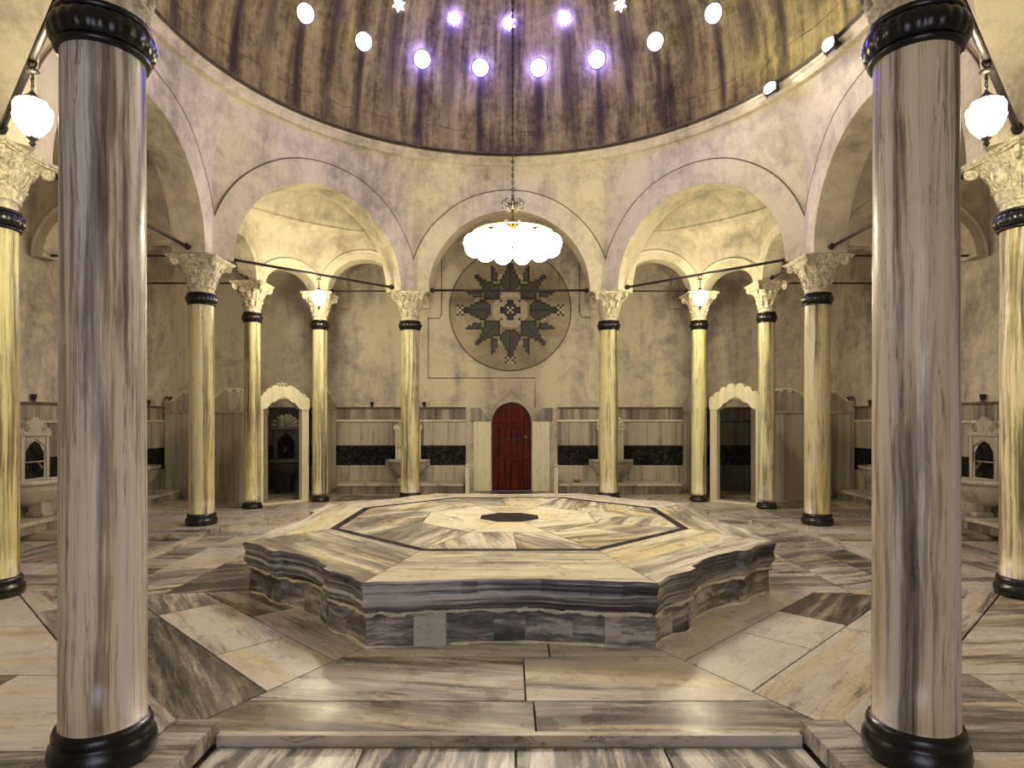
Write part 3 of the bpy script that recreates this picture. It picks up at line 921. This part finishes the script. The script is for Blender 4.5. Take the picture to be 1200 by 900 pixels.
at(dado('trim_6', 2.40-.60), (-2.40, WY-.001, 0)); at(dado('trim_7', 2.40-.66), (.66, WY-.001, 0))
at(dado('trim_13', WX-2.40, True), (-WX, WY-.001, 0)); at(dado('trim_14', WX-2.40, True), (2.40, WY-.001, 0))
at(dado('trim_8', 5.3), (-WX+.001, -1.3, 0), pi/2); at(dado('trim_9', 5.3), (WX-.001, 4.0, 0), -pi/2)

def bench(length, depth, h, label):
    r = empty('marble_bench'); tag(r, label, 'bench', 'low marble benches along the walls')
    g = G(); x = 0
    while x < length-1e-3:
        x1 = min(length, x+random.uniform(.45, .75))
        if length-x1 < .2: x1 = length
        g.box(x+.0015, -depth-.012, h-.032, x1-.0015, 0, h, vein=rv(-.3, 0)); x = x1
    g.build('seat_slab', 'dado_plain', r, .004)
    f = G(); f.box(0, -depth, 0, length, -.005, h-.032, vein=rv(.5)); f.build('front_slab', 'dado', r, .003)
    return r
at(bench(1.66, .40, .14, 'low marble bench at the back wall left of the red door'), (-2.26, WY-.032, 0))
at(bench(1.61, .40, .14, 'low marble bench at the back wall right of the red door'), (.65, WY-.032, 0))
at(bench(4.2, .30, .105, 'low marble bench along the left wall'), (-WX+.032, -1.0, 0), pi/2)
at(bench(4.2, .30, .105, 'low marble bench along the right wall'), (WX-.032, 3.2, 0), -pi/2)

# door surround: pale jamb slabs with canted shoulders
for s in (-1, 1):
    r = empty('door_jamb', (DX, WY, 0)); r['kind'] = 'structure'; r.name = 'trim_%d' % (10 if s < 0 else 11)
    g = G(); g.plate([(s*.285, 0), (s*.52, 0), (s*.52, .955), (s*.285, .955)], -.06, -.001, vein=rv(-.5))
    g.build('jamb_slab', 'white', r, .004)
    g = G(); g.plate([(s*.295, .957), (s*.56, .957), (s*.56, 1.14), (s*.43, 1.14)], -.055, -.001, vein=rv(.2))
    g.build('shoulder_slab', 'dado', r, .004)
hd = G()
def ogee(sc, lift=0):
    p = [(-.315, .95), (-.318, 1.02), (-.29, 1.09), (-.235, 1.165), (-.17, 1.235), (-.10, 1.29), (-.04, 1.335), (0, 1.36)]
    p = p+[(-x, z) for x, z in p[-2::-1]]
    return [(x*sc, z+lift) for x, z in p]
hd.tube([(DX+x, WY-.012, z) for x, z in ogee(1)], .016, 6)
hd.tube([(DX-.285*cos(pi*i/24), WY-.008, .93+.30*sin(pi*i/24)) for i in range(25)], .012, 6)
struct(hd.build('trim_2', 'plaster'))
door = empty('door_1', (DX, WY+.05, 0)); door['kind'] = 'structure'
g = G()
poly = [(-.272, 0), (.272, 0)]+[(.272*cos(pi*i/24), .93+.282*sin(pi*i/24)) for i in range(25)]
g.plate(poly, 0, .03); 
g.build('leaf', 'door', door)
g = G()
for i in range(6):
    x0 = -.262+i*.0875; x1 = x0+.0835
    zt_ = .93+.272*sqrt(max(0, 1-(max(abs(x0), abs(x1))/.275)**2))
    g.box(x0, -.012, .01, x1, .001, zt_)
g.build('boards', 'door', door, .004)
for z in (.44, .90):
    g = G(); g.box(-.255, -.026, z-.022, .255, -.010, z+.022); g.build('rail', 'door', door, .005)
g = G()
for i in range(9): g.sphere((-.18+i*.045, -.02, .70), .007, 8)
for x in (-.17, .2): g.tube([(x, -.024, .895), (x+.02, -.03, .93), (x+.05, -.024, .925)], .006, 6)
g.box(-.2, -.018, .692, .22, -.010, .708)
g.build('latch', 'iron', door)
g = G(); g.lathe([(.03, 0), (.03, .006), (.02, .01), (.012, .02)], 16); local(g, Matrix.Translation(Vector((.2, -.03, .74))) @ Matrix.Rotation(pi/2, 4, 'X')); g.build('door_handle', 'brass', door)

for s, side in ((-1, 'left'), (1, 'right')):
    p = empty('marble_post', (DX+s*.585, WY-.40, 0)); tag(p, 'short white marble post at the bench end %s of the red door' % side, 'post', 'posts beside the door')
    g = G(); g.box(-.026, -.03, 0, .026, .32, .33, vein=rv(-.6)); g.box(-.03, -.036, .33, .03, .05, .352, vein=rv(-.6)); g.build('slab', 'white', p, .005)
    g = G(); g.lathe([(.02, .352), (.028, .36), (.032, .378), (.024, .396), (.001, .402)], 16, c=(0, -.005)); g.build('finial', 'white', p)

# star mosaic
md = empty('mosaic_medallion', (.012, WY-.002, 2.49)); tag(md, 'round mosaic with a dark stepped star, on the back wall above the red door', 'mosaic')
g = G(); n = 72; R = .835
g.add([(R*cos(2*pi*i/n), -.006, R*sin(2*pi*i/n)) for i in range(n)], [tuple(range(n))]); g.build('disc', 'disc', md)
g = G(); g.tube([(R*cos(2*pi*i/n), -.006, R*sin(2*pi*i/n)) for i in range(n)], .0085, 6, closed=True); g.build('rim', 'cornice_dark', md)
cells = {}
def putc(u, v, c, over=True):
    if over or (u, v) not in cells: cells[(u, v)] = c
for k in range(8):
    for q in (0, 1):
        pass
hw = {9: 2, 10: 3, 11: 4, 12: 4, 13: 4, 14: 3, 15: 3, 16: 2, 17: 2, 18: 1, 19: 1, 20: 1}
def card(cb):
    for v, w in hw.items():
        for u in range(-w, w+1):
            edge = abs(u) == w or v == 9 or v >= 19
            mid = u == 0 and v < 19
            cb(u, v, 1 if edge or mid else 2)
    for u, v, c in ((0, 21, 1), (-1, 22, 1), (1, 22, 1), (-2, 21, 1), (2, 21, 1), (0, 22, 3), (-1, 21, 3), (1, 21, 3), (-2, 23, 1), (2, 23, 1), (-1, 23, 3), (1, 23, 3), (4, 15, 3), (-4, 15, 3), (5, 14, 3), (-5, 14, 3)): cb(u, v, c)
for f in (lambda u, v: (u, v), lambda u, v: (u, -v), lambda u, v: (v, u), lambda u, v: (-v, u)):
    card(lambda u, v, c, f=f: putc(*f(u, v), c))
wd = lambda p: {5: 0, 5.5: .5, 6: 1.5, 6.5: 2, 7: 2.5, 7.5: 3, 8: 3, 8.5: 2.5, 9: 2.5, 9.5: 2, 10: 2, 10.5: 2, 11: 1.5, 11.5: 1, 12: 1, 12.5: 1, 13: .5}.get(p, .5)
inside = set()
for u in range(4, 17):
    for v in range(4, 17):
        p = (u+v)/2; q = abs(u-v)/2
        if 5 <= p <= 15 and q <= wd(p): inside.add((u, v))
for (u, v) in inside:
    e = any((u+a, v+b) not in inside for a, b in ((1, 0), (-1, 0), (0, 1), (0, -1)))
    c = 1 if e or u == v else 2
    for a in (-1, 1):
        for b in (-1, 1): putc(a*u, b*v, c)
lf = {8: 19, 7: 18, 6: 16, 5: 14}
for u, top in lf.items():
    for v in range(13 if u > 5 else 14, top+1):
        c = 1 if u == 8 or v == top or v == 13 else 2
        for a in (-1, 1):
            for b in (-1, 1):
                for x, y in ((u, v), (v, u)):
                    putc(a*x, b*y, c, False)
for u in range(-8, 9):
    for v in range(-8, 9):
        if u*u+v*v <= 62: putc(u, v, 3, False)
for d in range(-1, 2):
    for k in range(2, 5):
        for u, v in ((d, k), (d, -k), (k, d), (-k, d)): putc(u, v, 1)
for u in range(-1, 2):
    for v in range(-1, 2): putc(u, v, 3 if (u+v) % 2 == 0 else 1)
for k in range(2, 7):
    for a in (-1, 1):
        for b in (-1, 1): putc(a*k, b*k, 1 if k % 2 == 0 or k > 4 else 3); 
g = G(); cs = .0315
for (u, v), c in sorted(cells.items()):
    x, z = u*cs, v*cs; h = cs*.48
    g.box(x-h, -.010, z-h, x+h, -.005, z+h, mat=c-1)
g.build('star_tiles', ['tile_black', 'tile_green', 'tile_light'], md)

# thin raised lines in the plaster round the mosaic
tl = G(); W = WY-.006
px = lambda p: (p-597)/744*8.76
pz = lambda p: 1+(490-p)/744*8.76
for pts in ([(502, 372), (502, 443), (627, 443), (627, 478)], [(502, 373), (515, 373), (517.5, 368), (517.5, 300)], [(692, 372), (682, 372), (679, 367), (679, 300)]):
    tl.tube([(px(a), W, pz(b)) for a, b in pts], .0065, 6)
struct(tl.build('trim_12', 'cornice_dark'))

# ------------------------------------------------------------------ wash fountains
def fountain(label, kind='shell', group='marble wash fountains along the walls', zb=0.0, dark=False):
    """back slab against local y=0, basin towards -y"""
    r = empty('wash_fountain'); tag(r, label, 'fountain', group)
    g = G(); g.plate([(-.17, .43), (.17, .43), (.17, .84), (-.17, .84)], -.035, 0, vein=rv(-.5)); 
    for x in (-.155, .155): g.box(x-.018, -.05, .43, x+.018, -.03, .84, vein=rv(-.4))
    g.box(-.19, -.056, .835, .19, 0, .86, vein=rv(-.4))
    back = g.build('back_slab', 'dado_shade' if dark else 'white' if kind == 'carved' and zb > .12 else 'dado_plain', r, .004)
    if zb < .12:
        g = G(); g.plate([(-.115, .45), (.115, .45), (.115, .68), (.06, .76), (0, .79), (-.06, .76), (-.115, .68)], -.037, -.03); g.build('niche', 'black_marble', back)
    g = G()
    if kind == 'shell':
        n = 40; pts = [(0, .845)]
        for i in range(n+1):
            a = pi*1.0*i/n
            rad = .185*(1+.10*abs(sin(a*4.5)))
            pts.append((-rad*cos(a), .86+rad*.95*sin(a)))
        g.plate(pts[1:], -.045, 0, vein=rv(-.2))
        for i in range(9):
            a = pi*(i+.5)/9; g.tube([(0, -.046, .875), (-.1*cos(a), -.058, .875+.09*sin(a)), (-.19*cos(a), -.046, .875+.175*sin(a))], [.006, .014, .018], 7)
    else:
        prof = [(-.2, .86), (.2, .86), (.19, .90), (.13, .92), (.11, .965), (.05, .985), (.03, 1.01), (-.03, 1.01), (-.05, .985), (-.11, .965), (-.13, .92), (-.19, .90)]
        g.plate(prof, -.045, 0, vein=rv(-.2))
        for sg in (-1, 1):
            sp = spiral(sg*.10, .91, .035, .008, 1.5, -sg, pi/2)
            g.tube([(x, -.05, z) for x, z in sp], .008, 6)
        g.tube([(-.13, -.046, .60), (-.13, -.046, .74), (0, -.046, .81), (.13, -.046, .74), (.13, -.046, .60), (-.13, -.046, .60)], .006, 6)
    g.build('crest', 'dado' if dark else 'dado_plain' if zb < .12 else 'white', r)
    g = G()
    prof = [(.06, .19), (.12, .21), (.19, .27), (.22, .34), (.235, .36), (.235, .40), (.26, .405), (.265, .44), (.225, .44), (.20, .39), (.13, .30), (.02, .27)]
    g.lathe(prof, 32, a0=pi, a1=2*pi, caps=False, vein=rv(-.3))
    g.v = [(x*1.15, y*.95-.036, z) for x, y, z in g.v]
    g.box(-.30, -.07, .36, .30, -.036, .44, vein=rv(-.3))
    g.build('basin', 'dado_shade' if dark else 'dado_plain', r)
    g = G(); g.box(-.09, -.17, zb, .09, -.036, .25, vein=rv(.2)); g.box(-.12, -.20, zb, .12, -.036, zb+.04, vein=rv(.2)); g.build('pedestal', 'dado_shade' if dark else 'dado', r, .008)
    tap = G()
    tap.tube([(0, -.036, .56), (0, -.085, .565), (0, -.10, .55), (0, -.10, .53)], .012, 8); tap.tube([(-.02, -.075, .59), (.02, -.075, .59)], .006, 6); tap.tube([(0, -.075, .565), (0, -.075, .59)], .006, 6)
    tap.build('tap', 'brass', r)
    return r
at(fountain('marble fountain with carved crest and square basin, behind the column left of the mosaic', 'carved', zb=.142), (-1.385, WY-.054, .0))
at(fountain('marble fountain with a scalloped shell crest, behind the column right of the mosaic', zb=.142), (1.385, WY-.054, 0))
at(fountain('carved marble fountain on the left wall, half hidden by the left edge column', 'carved', zb=.107), (-WX+.054, 1.05, 0), pi/2)
at(fountain('carved marble fountain on the right wall, half hidden by the right edge column', 'carved', zb=.107), (WX-.054, 1.05, 0), -pi/2)
at(fountain('marble fountain on the left wall at the end of the cubicle screen', zb=.107), (-WX+.054, 2.62, 0), pi/2)
at(fountain('marble fountain on the right wall at the end of the cubicle screen', zb=.107), (WX-.054, 2.62, 0), -pi/2)
at(fountain('dim fountain with a fan-shaped crest seen through the left cubicle doorway', dark=True), (-3.05, WY-.054, 0))  # shade of the cubicle is put into its marble colour

# ------------------------------------------------------------------ cubicle portals and screens
def portal(label, lobes):
    r = empty('cubicle_portal'); tag(r, label, 'portal', 'carved portals of the corner cubicles')
    hwid = .375; zb = 1.10
    for s in (-1, 1):
        g = G(); g.box(s*.235, -.04, 0, s*.325, .04, zb, vein=rv(-.6)); g.build('jamb', 'white', r, .005)
    top = []
    if lobes:
        top = [(-.33, 1.10), (-.33, 1.235), (-.30, 1.262), (-.275, 1.25)]
        cs_ = [(-.225, 1.265, .05), (-.145, 1.315, .055), (-.055, 1.35, .058), (.055, 1.35, .058), (.145, 1.315, .055), (.225, 1.265, .05)]
        for cx, cz, rad in cs_:
            for i in range(7):
                a = pi-pi*i/6; top.append((cx+rad*.92*cos(a), cz+rad*sin(a)))
        top += [(.275, 1.25), (.30, 1.262), (.33, 1.235), (.33, 1.10)]
    else:
        h = [(-.33, 1.10), (-.33, 1.225), (-.30, 1.255), (-.285, 1.238), (-.25, 1.26), (-.235, 1.295), (-.205, 1.30), (-.19, 1.335), (-.15, 1.345), (-.125, 1.375), (-.07, 1.385), (-.05, 1.36), (-.03, 1.37)]
        top = h+[(-x, z) for x, z in h[::-1]]
    bot = [(-.235, 1.10), (-.20, 1.112), (-.165, 1.15), (-.135, 1.185), (-.105, 1.178), (-.095, 1.205), (-.05, 1.222), (0, 1.226)]
    bot = bot+[(-x, z) for x, z in bot[-2::-1]]
    # front and back skins as strips between lower and upper outline
    def interp(pl, x):
        best = None
        for (a, za), (b, zb_) in zip(pl, pl[1:]):
            if min(a, b)-1e-9 <= x <= max(a, b)+1e-9:
                z = za if abs(b-a) < 1e-9 else za+(zb_-za)*(x-a)/(b-a)
                best = z if best is None else max(best, z)
        return best if best is not None else 1.10
    N_ = 132; xs = [-.33+.66*i/N_ for i in range(N_+1)]
    tb = [interp(top, x) for x in xs]; bb = [interp(bot, x) if abs(x) < .235 else 1.10 for x in xs]
    g = G()
    vs = []
    for x, b, t in zip(xs, bb, tb): vs += [(x, -.05, b), (x, -.05, t), (x, .05, t), (x, .05, b)]
    fs = []
    for i in range(N_):
        a = i*4; c = a+4
        for j in range(4): fs.append((a+j, c+j, c+(j+1) % 4, a+(j+1) % 4))
    fs += [(0, 1, 2, 3), tuple(N_*4+j for j in (3, 2, 1, 0))]
    g.add(vs, fs, vein=rv(-.7))
    hdr = g.build('header', 'white', r)
    g = G()
    for s in (-1, 1):
        sp = spiral(s*.29, 1.268, .022, .005, 1.3, s, pi/2)
        g.tube([(x, 0, z) for x, z in sp], .008, 6)
        g.tube([(s*.115, -.052, 1.175), (s*.09, -.054, 1.20), (s*.04, -.054, 1.24), (0, -.054, 1.245)], .006, 6)
    if not lobes:
        for s in (-1, 1): g.tube([(s*.01, 0, 1.36), (s*.03, 0, 1.40), (s*.055, 0, 1.405), (s*.06, 0, 1.385)], .009, 6)
        g.sphere((0, 0, 1.405), .018, 10)
    g.build('scroll', 'white', hdr)
    g = G(); g.box(-.325, -.06, 0, .325, .06, .018, vein=rv(-.4)); g.build('threshold', 'white', r, .004)
    return r
at(portal('cream marble portal with scrolled crest over the left cubicle doorway', False), (-2.57-.105, 2.57+.105, 0), pi/4)
at(portal('cream marble portal with scalloped crest over the right cubicle doorway', True), (2.57+.105, 2.57+.105, 0), -pi/4)

def screen(L, label, flip=False, iron=False):
    r = empty('marble_screen'); tag(r, label, 'screen', 'marble screens of the corner cubicles')
    g = G(); k = max(1, round(L/.42)); 
    for i in range(k): g.box(L*i/k+.0015, -.03, 0, L*(i+1)/k-.0015, .03, 1.055, vein=rv(0))
    g.build('panel', 'dado_plain', r, .004)
    g = G(); g.box(-.004, -.04, 1.055, L+.004, .04, 1.085, vein=rv(.3)); g.build('rail', 'dado_plain', r, .005)
    ts = [(0, 1.205), (.06, 1.215), (.14, 1.225), (.22, 1.262), (.30, 1.315), (.38, 1.352), (.46, 1.36), (.54, 1.36), (.62, 1.352), (.70, 1.315), (.78, 1.262), (.86, 1.225), (.94, 1.215), (1, 1.205)]
    g = G(); g.plate([(0, 1.085), (L, 1.085)]+[(t*L, z) for t, z in ts[::-1]], -.028, .028, vein=rv(.2))
    cr = g.build('crest', 'dado_plain', r)
    g = G(); g.tube([(t*L, -.03, z-.008) for t, z in ts], .012, 6); g.tube([(t*L, .03, z-.008) for t, z in ts], .012, 6)
    for sg in (-1, 1):
        sp = spiral(L*.5+sg*.05, 1.335, .028, .006, 1.4, -sg, pi/2); g.tube([(x, -.034, z) for x, z in sp], .007, 6)
    g.build('crest_moulding', 'white', cr)
    if iron:
        x0 = .04 if not flip else L-.04; sg = 1 if not flip else -1
        g = G(); g.tube([(x0, 0, 1.20), (x0+sg*.015, 0, 1.25), (x0-sg*.02, 0, 1.275), (x0-sg*.045, 0, 1.25), (x0-sg*.02, 0, 1.235)], .012, 6); g.sphere((x0+sg*.03, 0, 1.262), .016, 8)
        g.build('finial', 'iron', r)
    return r
for s, nm in ((-1, 'left'), (1, 'right')):
    xa = (-4.41, 3.36) if s < 0 else (3.76, 3.36)
    at(screen(.65, 'crested grey screen of the %s cubicle, its outer section meeting the side wall' % nm, s > 0, True), (xa[0], xa[1], 0))
    p, q = ((-3.74, 2.93), (-2.94, 2.93)) if s < 0 else ((2.94, 2.93), (3.74, 2.93))
    d = sqrt((p[0]-q[0])**2+(p[1]-q[1])**2)
    at(screen(d, 'crested grey screen of the %s cubicle, its section right beside the portal' % nm), (*p, 0), atan2(q[1]-p[1], q[0]-p[0]))
    at(screen(.86, 'crested grey screen between the %s cubicle and the bench of the back wall' % nm), (s*2.40, 3.04, 0), pi/2)

# ------------------------------------------------------------------ iron tie rods
def rod(p, q, z, label, inset_=.0, r=.013):
    P = Vector((*p, z)); Q = Vector((*q, z)); d = (Q-P).normalized()
    o = empty('tie_rod', tuple((P+Q)/2)); tag(o, label, 'rod', 'iron tie rods across the arches')
    g = G(); h = (Q-P)/2
    g.tube([tuple(-h), tuple(h)], r, 8); g.build('bar', 'iron', o)
    for s in (-1, 1):
        g = G(); e = h*s; t = d*s
        g.tube([tuple(e-t*.05), tuple(e)], r*1.7, 8); g.tube([tuple(e-t*.03+Vector((0, 0, -.03))), tuple(e-t*.03+Vector((0, 0, .03)))], r*.7, 6)
        g.build('anchor', 'iron', o)
    return o
def leg(k, u, d=2.9):
    a = k*pi/4; return (cos(a)*d-sin(a)*u, sin(a)*d+cos(a)*u)
rl = {0: 'the right-hand arch of the octagon', 1: 'the arch before the right cubicle portal', 2: 'the middle arch in front of the star mosaic',
      3: 'the arch before the left cubicle portal', 4: 'the left-hand arch of the octagon', 5: 'the near left slanting arch', 7: 'the near right slanting arch'}
for k, t in rl.items(): rod(leg(k, -HS), leg(k, HS), 2.545, 'dark iron tie rod across '+t, r=.016 if k in (5, 7) else .014)
for s, nm in ((-1, 'left'), (1, 'right')):
    rod((1.32*s, 2.87), (2.16*s, 2.86), 2.53, 'thin iron tie rod over the bench arch, %s of the star mosaic' % nm, r=.009)
    rod((2.87*s, 1.32), (2.86*s, 2.16), 2.53, 'thin iron tie rod from the plinth column to the slim column on the %s' % nm, r=.009)
    rod((3.06*s, 1.2), (WX*s, 1.2), 2.53, 'thin iron tie rod from the plinth column to the %s wall' % nm, r=.010)
    rod((2.98*s, 2.28), (WX*s, 2.28), 2.50, 'thin iron tie rod from the slim column to the %s wall' % nm, r=.009)

# ------------------------------------------------------------------ lamps
def lantern(label):
    r = empty('hanging_lantern'); tag(r, label, 'lantern', 'lanterns on the tie rods')
    # origin at the rod, lamp below
    g = G(); 
    n = 6
    for i in range(n):
        z = -.035-.016*i
        a = pi/2*(i % 2)
        g.tube([(.006*cos(q)*cos(a), .006*cos(q)*sin(a), z+.010*sin(q)) for q in [2*pi*j/10 for j in range(10)]], .0025, 5, closed=True)
    g.tube([(0, 0, -.02), (0, 0, -.13)], .0022, 5)
    g.build('chain', 'iron', r)
    g = G(); g.tube([(.018*cos(q), 0, -.002+.018*sin(q)) for q in [2*pi*j/14 for j in range(14)]], .004, 6, closed=True)
    g.lathe([(.003, -.024), (.02, -.028), (.028, -.036), (.008, -.046)], 16); g.build('hook', 'iron', r)
    g = G(); g.lathe([(.006, -.122), (.012, -.13), (.022, -.142), (.034, -.152), (.036, -.158), (.03, -.160)], 20); g.build('cap', 'iron', r)
    g = G(); g.lathe([(.028, -.158), (.06, -.172), (.074, -.20), (.072, -.235), (.058, -.275), (.035, -.305), (.012, -.315), (.001, -.316)], 24, caps=False); g.build('glass', 'lantern_glass', r)
    g = G()
    for i in range(6):
        a = pi/3*i
        g.tube([(q*cos(a), q*sin(a), z) for q, z in ((.032, -.158), (.064, -.172), (.078, -.20), (.076, -.235), (.062, -.275), (.038, -.305), (.012, -.33))], .0028, 5)
    g.build('cage', 'iron', r)
    g = G(); g.lathe([(.014, -.31), (.02, -.325), (.008, -.338), (.014, -.348), (.001, -.362)], 14); g.build('finial', 'iron', r)
    return r
L0 = lantern('lit glass lantern on the tie rod beside the left cubicle portal')
mid = lambda k: ((leg(k, 0))[0], (leg(k, 0))[1], 2.545-.018)
at(L0, mid(3))
for k, lab in ((1, 'lit glass lantern on the tie rod beside the right cubicle portal'), (5, 'lit glass lantern hanging between the two near left columns'), (7, 'lit glass lantern hanging between the two near right columns')):
    c = copy_tree(L0); at(c, mid(k)); c['label'] = lab

ch = empty('chandelier', (.025, 0, 0)); tag(ch, 'large lit chandelier of opal globes on a long chain under the dome', 'chandelier')
ZL = 2.30
g = G()
g.tube([(0, 0, 2.66), (0, 0, ZR+RD-.01)], .0035, 6)
i = 0; z = 2.67
while z < 5.4:
    a = pi/2*(i % 2)
    g.tube([(.008*cos(q)*cos(a), .008*cos(q)*sin(a), z+.017*sin(q)) for q in [2*pi*j/8 for j in range(8)]], .0036, 4, closed=True); z += .026; i += 1
g.build('chain', 'iron', ch)
g = G()
g.lathe([(.004, 2.66), (.014, 2.65), (.010, 2.63), (.022, 2.615), (.028, 2.60), (.016, 2.585), (.008, 2.57)], 18)
for k in range(8):
    a = 2*pi*k/8
    sp = spiral(.06, 2.615, .03, .007, 1.4, -1, pi)
    g.tube([(x*cos(a), x*sin(a), z) for x, z in sp], .0045, 5)
    g.tube([(x*cos(a), x*sin(a), z) for x, z in ((.01, 2.585), (.04, 2.565), (.07, 2.575), (.08, 2.59))], .004, 5)
g.build('crown', 'iron', ch)
g = G(); g.tube([(0, 0, 2.60), (0, 0, ZL+.06)], .010, 8)
g.lathe([(.008, ZL+.06), (.03, ZL+.085), (.045, ZL+.12), (.04, ZL+.15), (.02, ZL+.18), (.010, ZL+.21)], 20); g.build('stem', 'brass', ch)
g = G(); g.tube([(.30*cos(2*pi*j/48), .30*sin(2*pi*j/48), ZL+.085) for j in range(48)], .008, 6, closed=True); g.build('ring', 'brass', ch)
for k in range(12):
    a = 2*pi*(k+.5)/12; c, s = cos(a), sin(a)
    g = G(); g.tube([(x*c, x*s, z) for x, z in ((.012, ZL+.13), (.10, ZL+.15), (.20, ZL+.13), (.30, ZL+.09), (.30, ZL+.06))], .006, 6); g.build('arm', 'brass', ch)
    g = G(); g.sphere((.30*c, .30*s, ZL+.0), .075, 20, (1, 1, .95)); g.build('globe', 'chand_glass', ch)

for k in range(6):  # inner globes added to close the cluster into one white glow
    a = 2*pi*k/6; c, s = cos(a), sin(a)
    g = G(); g.tube([(x*c, x*s, z) for x, z in ((.03, ZL+.10), (.10, ZL+.11), (.15, ZL+.085), (.15, ZL+.05))], .006, 6); g.build('arm', 'brass', ch)
    g = G(); g.sphere((.15*c, .15*s, ZL-.005), .072, 20, (1, 1, .95)); g.build('globe', 'chand_glass', ch)

# two small floodlights on the dome cornice, right side
def cornice_flood(th, label):
    x, y = 2.655*sin(th), 2.655*cos(th)
    r = empty('cornice_floodlight', (x, y, 3.965), -th+pi); tag(r, label, 'floodlight', 'floodlights on the dome cornice')
    g = G(); g.box(-.03, -.062, .06, .03, -.01, .09); g.tube([(-.06, .0, .01), (-.06, .0, .06), (.06, .0, .06), (.06, .0, .01)], .005, 6); g.build('bracket', 'iron', r)
    g = G(); g.box(-.07, -.012, .03, .07, .03, .125); g.build('housing', 'iron', r, .008)
    g = G(); g.sphere((0, .028, .078), 1, 18, (.062, .035, .042)); g.build('lens', 'flood_glass', r)
    return r
cornice_flood(radians(66), 'lit floodlight on the dome cornice, farther of the two on the right')
cornice_flood(radians(81.5), 'lit floodlight on the dome cornice, nearer of the two on the right')

# little spotlights standing on the dado ledge
def uplight(label, loc, rz):
    r = empty('ledge_spotlight', loc, rz); tag(r, label, 'spotlight', 'small spotlights on the dado ledge')
    g = G(); g.lathe([(.022, 0), (.022, .006), (.006, .01), (.006, .022)], 14); g.build('foot', 'iron', r)
    mx = Matrix.Translation(Vector((0, 0, .036))) @ Matrix.Rotation(radians(6), 4, 'Y')
    g = G(); g.lathe([(.012, -.02), (.02, -.016), (.024, .02), (.027, .034), (.022, .034), (.02, .024)], 16); local(g, mx); g.build('lamp_head', 'iron', r)
    g = G(); g.lathe([(.018, -.008), (.010, -.006), (.001, -.005)], 16, caps=False); local(g, mx); g.build('lens', 'up_glass', r)
    return r
zl = 1.152
uplight('small dark spotlight on the back wall ledge, left of the left mosaic column', (-1.89, WY-.03, zl), 0)
uplight('small dark spotlight on the back wall ledge between left mosaic column and door', (-1.17, WY-.03, zl), pi)
uplight('small dark spotlight on the left wall ledge beside the left edge column', (-WX+.03, 1.12, zl), pi/2)
uplight('small dark spotlight on the right wall ledge beside the right edge column', (WX-.03, 1.15, zl), pi/2)
uplight('small dark spotlight on the left wall ledge close to the cubicle screen', (-WX+.03, 3.0, zl), pi/2)
uplight('small dark spotlight on the right wall ledge close to the cubicle screen', (WX-.03, 3.0, zl), pi/2)

# bath bowl on the right bench
bw = G(); bw.lathe([(.012, 0), (.03, .003), (.05, .016), (.058, .034), (.054, .034), (.046, .018), (.026, .007), (.001, .006)], 24)
o = bw.build('bath_bowl', 'brass'); o.location = (.905*S, (WY-.25)*S, .1405*S); tag(o, 'small metal bath bowl standing on the bench right of the red door', 'bowl')

# ------------------------------------------------------------------ added fill light behind the entrance doorway, world, camera
def area_light(name, loc, rot, sx, sy, power, col):
    l = bpy.data.lights.new(name, 'AREA'); l.shape = 'RECTANGLE'; l.size = sx*S; l.size_y = sy*S; l.energy = power; l.color = col
    o = bpy.data.objects.new(name, l); COL.objects.link(o); o.location = tuple(c*S for c in loc); o.rotation_euler = rot; return o
area_light('doorway_fill', (0, WF-.3, 1.3), (radians(90), 0, 0), 1.8, 2.4, 210, (.80, .82, 1.0))  # unseen cool fill, added to light the near faces of the front columns

w = bpy.data.worlds.new('World'); scn.world = w; w.use_nodes = True
bg = w.node_tree.nodes['Background']; bg.inputs[0].default_value = (.5, .55, .8, 1); bg.inputs[1].default_value = .25

cam = bpy.data.cameras.new('Camera'); co_ = bpy.data.objects.new('Camera', cam); COL.objects.link(co_)
cam.sensor_width = 36; cam.lens = 36*744/1200; cam.shift_x = 3/1200; cam.shift_y = 40/1200
co_.location = (0, -4.78*S, 1.0*S); co_.rotation_euler = (pi/2, 0, 0)
cam.clip_start = .05
scn.camera = co_
vs_ = scn.view_settings
vs_.view_transform = 'Standard'; vs_.look = 'None'; vs_.gamma = 1.0; vs_.exposure = -0.55; vs_.use_curve_mapping = False
scn.cycles.use_denoising = True
scn.cycles.sample_clamp_indirect = 6.0
scn.cycles.max_bounces = 6; scn.cycles.diffuse_bounces = 2
